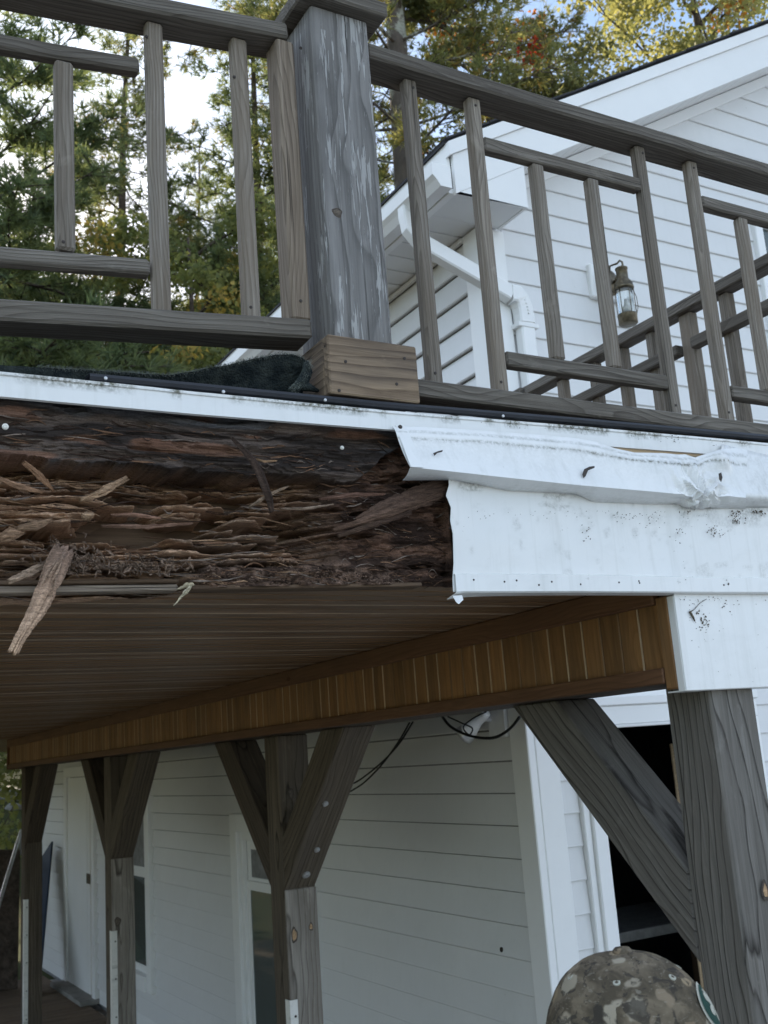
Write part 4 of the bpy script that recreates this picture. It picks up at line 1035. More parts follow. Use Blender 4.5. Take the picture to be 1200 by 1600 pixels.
for t in np.linspace(0, 1, NVa):
    yy = lerp1(1.6865 - .016 * buck, 1.672 - .022 * buck, t) - .003 * math.sin(t * math.pi)
    rowsP.append((lerp1(tx, kx_, t), yy + wob(1, .002), lerp1(tz_, kz_, t))); grm.append(.9 * math.exp(-((t - .97) / .07) ** 2) + .55 * math.exp(-((t - .45) / .09) ** 2) + 0 * us + .5 * buck * t ** 3)
for t in np.linspace(0, 1, NVb)[1:]:
    yy = lerp1(1.672 - .022 * buck, OUT - .004 * buck, t) + (.004 if t < .12 else 0) * (1 - t / .12) * 0 + .0025 * math.sin(t * math.pi)
    rowsP.append((lerp1(kx_, bx_, t), yy + wob(2 + int(t * 3), .003) * math.sin(t * 3.14), lerp1(kz_, bz_, t))); grm.append(.5 * math.exp(-(t / .06) ** 2) + 0 * us + .12 * (1 - t))
for t in np.linspace(0, 1, NVc)[1:]:
    rowsP.append((lerp1(bx_, ux, t), lerp1(OUT, 1.690, t) + 0 * us, lerp1(bz_, uz, t) - .004 * math.sin(t * math.pi) + wob(7, .003) * t)); grm.append(.2 * t + 0 * us)
P = np.array([[r[0], r[1], r[2]] for r in rowsP]).transpose(0, 2, 1)     # rows, cols, 3
nr = len(P)
vi = np.linspace(0, 1, nr)[:, None] * np.ones((1, NU)); ui = np.ones((nr, 1)) * us[None, :]
cc = onY(1102, 779, OUT); dx_, dz_ = P[..., 0] - cc[0], P[..., 2] - cc[2]
rr0 = np.sqrt(dx_ ** 2 + dz_ ** 2); th_ = np.arctan2(dz_, dx_)
tri = lambda q: 2 * np.abs(2 * (q - np.floor(q + .5))) - 1
fl_ = np.exp(-(rr0 / .075) ** 2) * sstep(.002, .02, rr0)
P[..., 1] += fl_ * (.017 * tri(th_ * 1.15 + .25 * vnoise(rr0 * 40, th_ * 2, 7)) + .007 * tri(th_ * 2.7 + rr0 * 22))
P[..., 2] += fl_ * .008 * tri(th_ * 1.9 + .4)
c2 = onY(1130, 716, 1.66); r2_ = np.sqrt((P[..., 0] - c2[0]) ** 2 + (P[..., 2] - c2[2]) ** 2)
P[..., 1] -= .016 * np.exp(-(r2_ / .028) ** 2)
faces = [(j * NU + i, j * NU + i + 1, (j + 1) * NU + i + 1, (j + 1) * NU + i) for j in range(nr - 1) for i in range(NU - 1)]
me = mesh_from(P.reshape(-1, 3), faces)
gg = np.array(grm); gg = np.clip(gg * (.6 + .8 * fbm(ui * 30, vi * 6, 3, 111)), 0, 1)
at = me.attributes.new('grime', 'FLOAT', 'POINT'); at.data.foreach_set('value', gg.ravel().astype(np.float32))
bm = bmesh.new(); bm.from_mesh(me); bm.free()
o = link('bent_strip', me, COIL, bt, None, False); md = o.modifiers.new('t', 'SOLIDIFY'); md.thickness = .001; md.offset = 0
# folded end flap
ef = [onY(617, 665, 1.686), onY(634, 667, 1.684), onY(661, 731, 1.6385), onY(641, 730, 1.6385)]
ev = [e + np.array([0, -.0022, 0]) for e in ef] + [e + np.array([0, -.0008, 0]) for e in ef]
link('end_flap', mesh_from(ev, [(0, 1, 2, 3), (7, 6, 5, 4), (0, 4, 5, 1), (1, 5, 6, 2), (2, 6, 7, 3), (3, 7, 4, 0)]), COIL, bt)
p = onY(624, 668, 1.684); v, f = lathe([(0, .003), (.004, .002), (.0045, -.001)], 10); M = Matrix.Rotation(math.radians(90), 4, 'X'); M.translation = V(p) + Vector((0, -.003, 0)); link('nail_head', mesh_from(v, f), NAILD, bt, M)
# torn nail slots
def tear(pts, Y):
    P_ = [onY(a, b, Y) for a, b in pts]; n = len(P_); vs_ = P_ + [q + np.array([0, .0006, 0]) for q in P_]
    link('torn_hole', mesh_from(vs_, [tuple(range(n))[::-1], tuple(range(n, 2 * n))] + [(i, (i + 1) % n, n + (i + 1) % n, n + i) for i in range(n)]), NAILD, bt)
tear([(677, 708), (684, 705), (692, 703), (691, 706), (683, 708), (679, 712)], 1.652)
tear([(910, 741), (913, 733), (921, 729), (929, 728), (929, 731), (919, 735), (915, 744), (912, 747)], 1.643)
tear([(1123, 740), (1127, 738), (1129, 746), (1127, 753), (1124, 749)], 1.632)
# wood showing in the gap behind the buckle
piece('exposed_batten', onY(955, 700, 1.700), onY(1165, 712, 1.700), .008, .024, (0, 0, 1), RAWW, bt, .002)

rt = empty('white_trim', (2.2, 1.66, 2.5), 'straight white metal trim strip overlapping the crumpled end', 'trim')
T2x, T2z = cur([(1128, 694), (1200, 712), (1330, 723)], 1.687); B2x, B2z = cur([(1110, 773), (1200, 780), (1330, 788)], 1.646); U2x, U2z = cur([(1112, 796), (1200, 794), (1330, 801)], 1.688)
def rrows(_):
    return None
us2 = np.linspace(0, 1, 50); rows2 = []
rs2 = lambda cx, cz: (cx[0] + (cx[-1] - cx[0]) * us2, np.interp(cx[0] + (cx[-1] - cx[0]) * us2, cx, cz))
(a1_, a2_), (b1_, b2_), (u1_, u2_) = rs2(T2x, T2z), rs2(B2x, B2z), rs2(U2x, U2z)
P = []
for t in np.linspace(0, 1, 10): P.append(np.stack([lerp1(a1_, b1_, t), 0 * us2 + lerp1(1.686, 1.646, t) + .001 * np.sin(us2 * 14), lerp1(a2_, b2_, t)], 1))
for t in np.linspace(0, 1, 4)[1:]: P.append(np.stack([lerp1(b1_, u1_, t), 0 * us2 + lerp1(1.646, 1.689, t), lerp1(b2_, u2_, t)], 1))
P = np.array(P); nr = len(P); me = mesh_from(P.reshape(-1, 3), [(j * 50 + i, j * 50 + i + 1, (j + 1) * 50 + i + 1, (j + 1) * 50 + i) for j in range(nr - 1) for i in range(49)])
at = me.attributes.new('grime', 'FLOAT', 'POINT'); at.data.foreach_set('value', (.25 * np.random.rand(nr * 50)).astype(np.float32))
o = link('trim_face', me, COIL, rt, None, True); md = o.modifiers.new('t', 'SOLIDIFY'); md.thickness = .001; md.offset = 0

# white box round the beam end over the corner post
be = empty('beam_end_cover', (1.9, 1.7, 2.09), 'white metal box covering the beam end on top of the corner post', 'cladding')
EY = 1.699
v = [onY(1055, 930, EY), onY(1072, 1079, EY)]
x_l = onY(1063, 1004, EY)[0]
boxab('box_front', (x_l, EY, v[1][2]), (2.46, EY + .002, v[0][2] + .03), COIL, be, .0008)
boxab('box_side', (x_l - .001, EY + .0024, v[1][2] - .001), (x_l + .003, 1.722, v[0][2] + .0), COIL, be, .0008, 1)
boxab('box_bottom', (x_l + .0035, EY + .0024, v[1][2] - .001), (2.46, 1.76, v[1][2] + .002), COIL, be, .0008)
boxab('box_core', (x_l + .02, EY + .012, v[1][2] + .004), (2.46, 1.745, 2.62), OLDW, be, .001)

# leaf bits, cobweb dirt and mud on the white sheets
dv, df = [], []
rs = np.random.RandomState(9)
def speck(px, py, Y, r):
    n = rs.randint(4, 7); c = onY(px, py, Y); st_ = len(dv); an0 = rs.uniform(0, 6.28); el = rs.uniform(.35, 1)
    for k in range(n):
        a = 2 * math.pi * k / n; rr_ = r * rs.uniform(.45, 1.2); u, w = math.cos(a) * rr_, math.sin(a) * rr_ * el
        dv.append(c + np.array([u * math.cos(an0) - w * math.sin(an0), -rs.uniform(0.0004, .0016), u * math.sin(an0) + w * math.cos(an0)]))
    dv.append(c + np.array([0, .002, 0])); 
    for k in range(n): df.append((st_ + k, st_ + (k + 1) % n, st_ + n))
    df.append(tuple(range(st_, st_ + n))[::-1])
for cx0, cy0, sx0, sy0, n, r in ((1152, 803, 7, 8, 40, .0042), (1183, 799, 6, 3, 24, .0042), (1070, 797, 9, 3, 18, .003), (1113, 829, 5, 4, 14, .003), (1100, 972, 5, 8, 24, .0032), (920, 800, 180, 6, 70, .0013), (740, 770, 8, 6, 8, .0018), (850, 778, 25, 5, 22, .0016), (1150, 805, 7, 9, 14, .0035), (1182, 798, 5, 3, 10, .0035), (985, 808, 14, 5, 16, .0018), (1017, 812, 10, 10, 16, .002), (1060, 832, 8, 8, 14, .002),
                              (915, 835, 4, 10, 10, .0022), (1114, 830, 6, 5, 9, .0025), (1128, 834, 4, 4, 7, .003), (1072, 915, 5, 6, 10, .002), (1137, 914, 6, 4, 9, .002), (1098, 972, 6, 7, 14, .003), (1135, 946, 7, 5, 10, .0022),
                              (1080, 955, 6, 9, 8, .0012), (770, 800, 40, 18, 22, .0011), (1000, 800, 150, 18, 34, .0010), (1130, 860, 60, 50, 14, .0009), (1110, 1000, 40, 40, 20, .0010), (1095, 935, 45, 4, 34, .0018), (1000, 670, 140, 4, 30, .0012), (820, 660, 150, 4, 30, .0011), (1055, 675, 8, 2, 14, .0022)):
    for _ in range(n):
        py = rs.normal(cy0, sy0); px = rs.normal(cx0, sx0)
        if px < 715: continue
        if py > 929 and px < 1060 + .12 * (py - 929): continue
        if 912 < py < 932: continue
        if 690 < py < 798 : continue
        if py < 690: speck(px, 668 + (px - 900) * .092 + rs.uniform(-4, 10), FY - .0035, r * rs.uniform(.4, 1)); continue
        speck(px, py, SY - .0075 if py < 929 else EY - .0008, r * rs.uniform(.4, 1.1))
DEB = plain('dry_leaf_debris', (0.115, 0.095, 0.07), 0.95, var=.6, sc=200)
tag(link('debris', mesh_from(dv, df), DEB), 'brown leaf crumbs and dirt stuck to the white metal sheets', 'debris', kind='stuff')
for pts in ([(1103, 934), (1092, 943), (1083, 954)], [(1068, 953), (1079, 957), (1086, 971)]):
    pass
tag(tube_obj('dead_leaf_stem', [onY(a, b, EY - .003) for a, b in ((1104, 936), (1094, 942), (1084, 953), (1078, 956), (1083, 964), (1086, 971))], [.0006, .0007, .0008, .003, .0025, .0012], DEB, None, 6), 'dead curled leaf with long stem stuck on the white box', 'leaf')

# ------------------------------------------------------------------ the house
XW, YC = 2.60, 3.46
XE_, YE = 9.2, 13.4
house = empty('house', (5.9, 8.4, 0), 'white vinyl-sided house with gable, behind the timber posts', 'house')
EX = 0.127
sec = [(-.001, .0), (-.024, -.002), (-.027, .002), (-.0255, .008), (-.006, EX - .0088), (-.001, EX - .0088)]
sec_g = [(0, 0), (-.0105, -.001), (-.0125, .003), (-.0115, .007), (-.003, EX), (0, EX)]
# openings on the side wall (X = XW): (y0, y1, z0, z1)
sides = [(5.52, 6.66, .25, 1.70), (8.42, 9.42, .36, 1.90), (10.12, 11.30, .0, 2.10)]
def cut(a, b, z0, z1, holes):
    segs = [(a, b)]
    for h0, h1, q0, q1 in holes:
        if z1 <= q0 + .07 or z0 >= q1 - .07: continue
        ns = []
        for s0, s1 in segs:
            if h1 <= s0 or h0 >= s1: ns.append((s0, s1)); continue
            if h0 > s0 + .01: ns.append((s0, h0))
            if h1 < s1 - .01: ns.append((h1, s1))
        segs = ns
    return segs
zs0 = onX(822, 1237, XW)[2]; zbase = zs0 - EX * int((zs0 - .12) / EX)
z = zbase
M0 = Matrix(((0, 1, 0, 0), (1, 0, 0, 0), (0, 0, 1, 0), (0, 0, 0, 1)))   # local x -> world y, local y -> world x
while z < 4.24:
    for a, b in cut(YC + .10, YE, z, z + EX, sides):
        M = Matrix(((0, 1, 0, XW), (1, 0, 0, a), (0, 0, 1, z), (0, 0, 0, 1)))
        s_ = [(q, min(w, 4.236 - z)) for q, w in sec] if z + EX > 4.236 else sec
        prism('siding_course', s_, b - a, WHITE, house, M)
    z += EX
boxab('base_board', (XW - .012, YC + .10, .036), (XW + .0005, 10.1, zbase - .002), TRIM, house, .002, 1)
boxab('base_board', (XW - .012, 11.31, .036), (XW + .0005, YE, zbase - .002), TRIM, house, .002, 1)
bh = onX(783, 1484, XW - .026); tube_obj('siding_hole', [bh, bh + np.array([.004, 0, 0])], .010, NAILD, house, 9)
# gable wall (Y = YC)
def rake_z(x): return 5.038 + .58 * (x - 3.766)
RIDGE = 5.9
gz0 = onY(900, 384, YC)[2]; zg = gz0 - EX * int((gz0 - .12) / EX)
gholes = [(2.80, 3.86, -1, 2.175), (4.385, 5.35, 3.40, 4.66)]
z = zg
while z < 6.2:
    if z + EX * .5 < 4.30: a, b, sl = XW + .115, 2 * RIDGE - XW - .12, 0
    else: a = 3.766 + (z - 5.038) / .58 + .02; b = 2 * RIDGE - a; sl = 1 / .58
    if a < XW + .115: a = XW + .115; sl = 0
    if b - a > .1:
        for s0, s1 in cut(a, b, z, z + EX, gholes):
            M = Matrix(((1, 0, 0, s0), (0, 1, 0, YC), (0, 0, 1, z), (0, 0, 0, 1)))
            e0 = sl if abs(s0 - a) < 1e-6 else 0; e1 = -sl if abs(s1 - b) < 1e-6 else 0
            prism('siding_course', sec_g, s1 - s0, WHITE, house, M, lambda zz, e0=e0, e1=e1: (e0 * zz, e1 * zz))
    z += EX
# wall cores (with the doorway left open)
boxab('wall_core', (XW + .001, YC + .012, 0), (XW + .08, YE, 4.3), WRAP, house, .001, 1)
boxab('wall_core', (XW + .001, YC + .001, 0), (2.812, YC + .011, 4.3), TRIM, house, .0005)
boxab('wall_core', (3.848, YC + .001, 0), (2 * RIDGE - XW, YC + .011, 4.3), TRIM, house, .0005)
boxab('wall_core', (2.8125, YC + .001, 2.165), (3.8475, YC + .011, 4.3), TRIM, house, .0005)
gme = mesh_from([(XW, YC + .002, 4.301), (2 * RIDGE - XW, YC + .002, 4.301), (RIDGE, YC + .002, 6.3), (XW, YC + .012, 4.301), (2 * RIDGE - XW, YC + .012, 4.301), (RIDGE, YC + .012, 6.3)], [(0, 1, 2), (5, 4, 3), (0, 3, 4, 1), (1, 4, 5, 2), (2, 5, 3, 0)])
link('wall_core', gme, TRIM, house)
# corner boards
boxab('corner_board', (XW - .033, YC - .020, .1), (XW + .004, YC + .095, 4.236), TRIM, house, .004, 2)
boxab('corner_board', (XW + .0045, YC - .020, .1), (XW + .115, YC + .004, 4.236), TRIM, house, .004, 2)
# roof, rake, soffits, gutter
YR = 3.225
slope = .572
def roof_z(x): return 4.393 + slope * (x - 2.322)
ang = math.atan(slope)
roof = empty('roof', (RIDGE, 8, 6)); roof.parent = house; roof.matrix_basis = wloc(house).inverted() @ Matrix.Translation((RIDGE, 8, 6))
for sgn in (-1, 1):
    xe = RIDGE + sgn * (RIDGE - 2.292)
    p0 = np.array([xe, 0, roof_z(2.292) + .079]); p1 = np.array([RIDGE, 0, roof_z(RIDGE) + .079])
    n = (p1 - p0); 
    v = []
    for Y in (YR + .012, YE + .25):
        for p, dz in ((p0, 0), (p1, 0), (p1, .012), (p0, .012)): v.append((p[0], Y, p[2] + dz))
    link('roof_deck', mesh_from(v, [(0, 1, 2, 3), (7, 6, 5, 4), (0, 4, 5, 1), (1, 5, 6, 2), (2, 6, 7, 3), (3, 7, 4, 0)]), SHING, roof)
rk = random.Random(4)
s = 0.0
while s < 4.2:                                            # shingles showing along the rake edge
    x = 2.29 + s * math.cos(ang); L = .14
    p0 = (x, YR + .092, roof_z(x) + .096 + rk.uniform(-.002, .003)); p1 = (x + L * math.cos(ang), YR + .092, roof_z(x + L * math.cos(ang)) + .095)
    piece('shingle', p0, p1, .22 + rk.uniform(-.02, .02), .008, (0, 0, 1), SHING, roof, .001); s += .135
def rake(y0, y1, zo0, zo1, x0, x1, name, mat, par=house):
    v = []
    for Y in (y0, y1):
        for x, o in ((x0, zo0), (x1, zo0), (x1, zo1), (x0, zo1)): v.append((x, Y, roof_z(x) + o))
    return link(name, mesh_from(v, [(3, 2, 1, 0), (4, 5, 6, 7), (0, 1, 5, 4), (1, 2, 6, 5), (2, 3, 7, 6), (3, 0, 4, 7)]), mat, par)
rz0 = onY(900, 158, YR)[2] - roof_z(onY(900, 158, YR)[0]); 
rb0 = onY(990, 189, YR)[2] - roof_z(onY(990, 189, YR)[0])
th = onY(910, 165, YR)[2] - roof_z(onY(910, 165, YR)[0])
rake(YR, YR + .02, rb0, th, 2.322 + .001, RIDGE, 'rake_board', TRIM)
rake(YR - .012, YR + .02, th + .0015, rz0 + .03, 2.30, RIDGE, 'rake_drip_edge', TRIM)
# far half of the gable
v = []
for Y in (YR, YR + .02):
    for x, o in ((RIDGE, rb0), (2 * RIDGE - 2.32, rb0), (2 * RIDGE - 2.32, rz0), (RIDGE, rz0)): v.append((x, Y, roof_z(2 * RIDGE - x) + o))
link('rake_board', mesh_from(v, [(3, 2, 1, 0), (4, 5, 6, 7), (0, 1, 5, 4), (1, 2, 6, 5), (2, 3, 7, 6), (3, 0, 4, 7)]), TRIM, house)
# boxed return at the eave
bz0 = 4.240
xR = 2.695
v = [(2.322, bz0), (xR, bz0), (xR, roof_z(xR) + rb0 - .001), (2.322, roof_z(2.322) + rb0 - .001)]
vv_ = [(x, YR + .002, zz) for x, zz in v] + [(x, YR + .018, zz) for x, zz in v]
link('eave_return', mesh_from(vv_, [(0, 1, 2, 3), (7, 6, 5, 4), (0, 4, 5, 1), (1, 5, 6, 2), (2, 6, 7, 3), (3, 7, 4, 0)]), TRIM, house)
boxab('eave_return', (xR - .016, YR + .0185, bz0), (xR, YC - .02, 4.44), TRIM, house, .001, 1)
boxab('return_soffit', (2.322, YR + .019, bz0 + .002), (xR - .017, YC - .021, bz0 + .012), SOFF, house, .001)
# eave soffit panels
boxab('soffit_trim', (2.30, YR + .02, bz0 - .006), (2.335, YE, bz0 + .02), TRIM, house, .002, 1)
boxab('soffit_trim', (XW - .036, YC + .098, bz0 - .022), (XW - .017, YE, bz0 - .002), TRIM, house, .002, 1)
PERF = NT('perforated_soffit', .5, .3)
vo = PERF.new('ShaderNodeTexVoronoi'); PERF.l.new(PERF.coords('Object'), vo.inputs['Vector']); vo.inputs['Scale'].default_value = 95; vo.inputs['Randomness'].default_value = 0.0
PERF.color(PERF.mix(PERF.ramp(vo.outputs['Distance'], [(.28, 1.0), (.34, 0.0)]), (.76, .76, .75), (.12, .12, .12)))
y = YC - .018; k = 0
while y < YE:
    w = .132
    boxab('soffit_panel', (2.336, y, bz0 + .002), (XW - .004, y + w - .012, bz0 + .010), PERF.m if k % 2 == 0 else SOFF, house, .003)
    boxab('soffit_groove', (2.336, y + w - .0125, bz0 + .008), (XW - .004, y + w + .0005, bz0 + .012), SOFF, house, .0005)
    y += w; k += 1
boxab('soffit_lining', (2.322, YR + .02, bz0 + .0135), (2.69, YC + .2, bz0 + .018), SOFF, house, .001)
# fascia + gutter (K style) along the eave
boxab('fascia_board', (2.302, YR + .02, bz0 + .022), (2.320, YE, roof_z(2.302) + .077), TRIM, house, .002, 1)
gsec = [(0, .0), (-.055, .0), (-.075, .028), (-.092, .045), (-.092, .098), (-.084, .098), (-.084, .05), (-.068, .034), (-.05, .006), (-.006, .006), (-.006, .10), (0, .10)]
gut = prism('gutter', gsec, YE - 3.10, TRIM, house, Matrix(((0, 1, 0, 2.296), (1, 0, 0, 3.215), (0, 0, 1, 4.238), (0, 0, 0, 1))))
v = [(2.296 + a, 3.214, 4.238 + b) for a, b in ((0, 0), (-.055, 0), (-.075, .028), (-.092, .045), (-.092, .098), (0, .10))]
vv_ = v + [(a, 3.212, c) for a, b, c in v]
link('gutter_end_cap', mesh_from(vv_, [(0, 1, 2, 3, 4, 5), (11, 10, 9, 8, 7, 6)] + [(i, (i + 1) % 6, 6 + (i + 1) % 6, 6 + i) for i in range(6)]), TRIM, house)
# rake soffit strips and frieze under the rake
s = 0.0
while s < 3.9:
    x = 2.70 + s * math.cos(ang)
    if x > RIDGE - .1: break
    o_z = rb0 + .012
    L = .098
    p0 = (x, (YR + YC) / 2 + .008, roof_z(x) + o_z + .004); x2 = x + L * math.cos(ang); p1 = (x2, (YR + YC) / 2 + .008, roof_z(x2) + o_z + .004)
    piece('rake_soffit_panel', p0, p1, YC - YR - .024, .006, (0, 0, 1), SOFF, house, .002); s += .102
boxab('soffit_backing', (0, 0, 0), (.01, .01, .01), SOFF, house) if False else None
rake(YR + .02, YC, rb0 + .026, rb0 + .032, 2.70, RIDGE, 'rake_soffit_backing', SOFF)
rake(YC - .024, YC - .002, rb0 - .055, rb0 + .008, 2.72, RIDGE, 'frieze_trim', TRIM)
# downspout
ds = empty('downspout', (2.8, 3.4, 2)); ds.parent = house; ds.matrix_basis = wloc(house).inverted() @ Matrix.Translation((2.8, 3.4, 2))
def rtube(name, pts, w, h, mat, par, up=(0, 1, 0)):
    """rectangular tube through points"""
    P_ = [V(p) for p in pts]; vs_, fs = [], []
    for i, p in enumerate(P_):
        t = (P_[min(i + 1, len(P_) - 1)] - P_[max(i - 1, 0)]).normalized(); u = V(up); u = (u - t * u.dot(t)).normalized(); b = t.cross(u)
        for a, c in ((-1, -.8), (-.8, -1), (.8, -1), (1, -.8), (1, .8), (.8, 1), (-.8, 1), (-1, .8)): vs_.append(p + b * a * w / 2 + u * c * h / 2)
    for i in range(len(P_) - 1):
        for k in range(8): fs.append((i * 8 + k, i * 8 + (k + 1) % 8, (i + 1) * 8 + (k + 1) % 8, (i + 1) * 8 + k))
    fs += [tuple(range(8))[::-1], tuple(range(len(P_) * 8 - 8, len(P_) * 8))]
    me = mesh_from(vs_, fs); bm = bmesh.new(); bm.from_mesh(me); bmesh.ops.recalc_face_normals(bm, faces=bm.faces); bm.to_mesh(me); bm.free()
    return link(name, me, mat, par)
OY = 3.36
q0 = onY(637, 328, OY); q1 = onY(646, 372, OY); q2 = onY(683, 385, OY); 
e1 = onY(683, 386, OY); e2 = onY(755, 438, OY)
xg = 2.245
A = onX(637, 326, xg)
Bp = A + np.array([.004, -.005, -.10]); Cc = A + np.array([.05, -.02, -.165])
rtube('elbow', [A, A + np.array([0, 0, -.04]), Bp, Cc], .075, .055, TRIM, ds)
Dp = onY(806, 466, YC - .055)
rtube('diagonal_pipe', [Cc + (Cc - Bp) * .1, Dp + (Cc - Dp) * .06], .072, .055, TRIM, ds)
el = [Dp + (Cc - Dp) * .065, Dp + np.array([.0, 0, .012]), Dp + np.array([.022, .006, -.006]), Dp + np.array([.036, .01, -.034]), Dp + np.array([.042, .012, -.07]), Dp + np.array([.043, .012, -.11])]
rtube('elbow', el, .080, .060, TRIM, ds)
for q in range(6):                                        # crimp ribs of the elbow
    t = q / 5; a = math.radians(60 * (1 - t) + 2)
    c = Dp + np.array([.008 + .036 * math.cos(a * 1.1) , .008, .004 - .075 * t])
    nrm = Vector((math.cos(a), 0, math.sin(a)))
    boxab('crimp', c + np.array([-.002, -.034, -.004]), c + np.array([.006, .034, .002]), TRIM, ds, .001)
rtube('down_pipe', [Dp + np.array([.043, .012, -.095]), Dp + np.array([.043, .012, -.6]), Dp + np.array([.043, .012, -1.35])], .074, .052, TRIM, ds)
boxab('pipe_band', Dp + np.array([-.012, -.018, -.135]), Dp + np.array([.098, .045, -.115]), TRIM, ds, .002)

# windows and door on the shaded side wall
def window_side(y0, y1, z0, z1, meet):
    w = empty('window', (XW, (y0 + y1) / 2, z0)); w.parent = house; w.matrix_basis = wloc(house).inverted() @ Matrix.Translation((XW, (y0 + y1) / 2, z0))
    c = .11; X0, X1 = XW - .055, XW - .001
    boxab('casing', (X0, y0, z0), (X1, y0 + c, z1), TRIM, w, .004, 2); boxab('casing', (X0, y1 - c, z0), (X1, y1, z1), TRIM, w, .004, 2)
    boxab('casing', (X0, y0 + c + .0005, z1 - c), (X1, y1 - c - .0005, z1), TRIM, w, .004, 1); boxab('sill', (X0 - .02, y0 + c + .0005, z0), (X1, y1 - c - .0005, z0 + c), TRIM, w, .004, 1)
    g_ = .05
    for ya, yb in ((y0 + c + .0005, y0 + c + g_), (y1 - c - g_, y1 - c - .0005)): boxab('frame', (XW - .036, ya, z0 + c + .0005), (XW - .002, yb, z1 - c - .0005), TRIM, w, .004, 2)
    boxab('frame', (XW - .036, y0 + c + g_ + .0005, z1 - c - g_), (XW - .002, y1 - c - g_ - .0005, z1 - c - .0005), TRIM, w, .004, 1)
    y0, y1, z1 = y0 + g_, y1 - g_, z1 - g_
    for a, b, xo in ((z0 + c, meet + .02, .012), (meet - .015, z1 - c, .026)):
        f_ = .055; xa, xb2 = XW - .03 + xo, XW - .012 + xo
        s_ = boxab('sash', (xa, y0 + c + .001, a + .001), (xb2, y0 + c + f_, b), TRIM, w, .003, 2); boxab('sash', (xa, y1 - c - f_, a + .001), (xb2, y1 - c - .001, b), TRIM, w, .003, 2)
        boxab('sash', (xa, y0 + c + f_ + .0005, a + .001), (xb2, y1 - c - f_ - .0005, a + f_), TRIM, w, .003, 1); boxab('sash', (xa, y0 + c + f_ + .0005, b - f_), (xb2, y1 - c - f_ - .0005, b), TRIM, w, .003, 1)
        boxab('pane', (xa + .007, y0 + c + f_, a + f_), (xa + .010, y1 - c - f_, b - f_), PANE, w, .0002, 1)
    y0, y1, z1 = y0 - g_, y1 + g_, z1 + g_
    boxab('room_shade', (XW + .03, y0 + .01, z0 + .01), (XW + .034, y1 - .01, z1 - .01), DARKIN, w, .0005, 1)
    return w
window_side(5.52, 6.66, .25, 1.70, 1.28)
window_side(8.42, 9.42, .36, 1.90, 1.22)
dr = empty('door', (XW, 10.7, 0)); dr.parent = house; dr.matrix_basis = wloc(house).inverted() @ Matrix.Translation((XW, 10.7, 0))
boxab('casing', (XW - .05, 11.20, .04), (XW, 11.30, 2.10), TRIM, dr, .004, 2); boxab('casing', (XW - .05, 10.12, .04), (XW, 10.22, 2.10), TRIM, dr, .004, 2)
boxab('casing', (XW - .05, 10.2205, 2.00), (XW, 11.1995, 2.10), TRIM, dr, .004, 1)
boxab('door_leaf', (XW - .030, 10.44, .06), (XW + .012, 11.195, 1.995), TRIM, dr, .004, 2)
boxab('jamb', (XW - .028, 10.34, .06), (XW, 10.425, 1.995), TRIM, dr, .003, 2); boxab('weather_strip', (XW - .022, 10.225, .06), (XW, 10.335, 1.995), RAWW, dr, .003, 2)
boxab('hinge', (XW - .036, 10.32, 1.03), (XW - .029, 10.44, 1.12), BRASS, dr, .002, 2)
boxab('threshold', (XW - .18, 10.1, .035), (XW + .02, 11.3, .075), STONE, dr, .004, 1)
# gable window
gw = empty('window', (4.8, YC, 3.4)); gw.parent = house; gw.matrix_basis = wloc(house).inverted() @ Matrix.Translation((4.8, YC, 3.4))
wx0, wx1, wz0, wz1 = 4.385, 5.35, 3.40, 4.66
for a, b, ax in (((wx0, wz0), (wx0 + .06, wz1), 2), ((wx1 - .06, wz0), (wx1, wz1), 2), ((wx0 + .0605, wz1 - .06), (wx1 - .0605, wz1), 0), ((wx0 + .0605, wz0), (wx1 - .0605, wz0 + .06), 0), ((wx0 + .0605, 4.19), (wx1 - .0605, 4.235), 0)):
    boxab('frame', (a[0], YC - .035, a[1]), (b[0], YC, b[1]), TRIM, gw, .004, ax)
boxab('pane', (wx0 + .05, YC - .012, wz0 + .05), (wx1 - .05, YC - .008, wz1 - .05), PANE, gw, .0005)

# doorway under the gable: trim, lintel, dark room
dw = empty('doorway', (3.3, YC, 0)); dw.parent = house; dw.matrix_basis = wloc(house).inverted() @ Matrix.Translation((3.3, YC, 0))
boxab('casing', (2.802, YC - .03, .05), (2.835, YC + .012, 2.163), TRIM, dw, .004, 2); boxab('casing', (2.8355, YC - .045, .05), (2.905, YC + .10, 2.05), TRIM, dw, .005, 2)
boxab('casing', (3.755, YC - .045, .05), (3.855, YC + .10, 2.05), TRIM, dw, .005, 2)
boxab('lintel', (2.8355, YC - .045, 2.052), (3.855, YC + .10, 2.130), TRIM, dw, .004); boxab('lintel', (2.8355, YC - .055, 2.1305), (3.86, YC + .01, 2.168), TRIM, dw, .004)
boxab('lintel_lip', (2.906, YC - .05, 2.040), (3.754, YC + .02, 2.0515), SOFF, dw, .002)
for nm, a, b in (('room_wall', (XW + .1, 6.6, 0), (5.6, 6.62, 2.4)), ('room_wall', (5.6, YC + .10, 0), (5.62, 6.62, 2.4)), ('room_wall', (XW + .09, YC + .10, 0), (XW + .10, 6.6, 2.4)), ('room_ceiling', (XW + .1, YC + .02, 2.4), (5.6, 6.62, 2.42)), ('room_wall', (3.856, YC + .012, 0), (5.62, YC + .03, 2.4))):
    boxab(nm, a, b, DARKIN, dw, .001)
tag(boxab('workbench_top', (3.12, 4.45, .98), (4.6, 5.1, 1.03), plain('pale_bench', (.30, .29, .27), .7), None, .004), 'pale bench top deep inside the dark doorway', 'bench')
for x in (3.35, 4.45): boxab('leg', (x, 4.6, 0), (x + .06, 4.66, .979), OLDW, bpy.data.objects['workbench_top'], .003, 2)
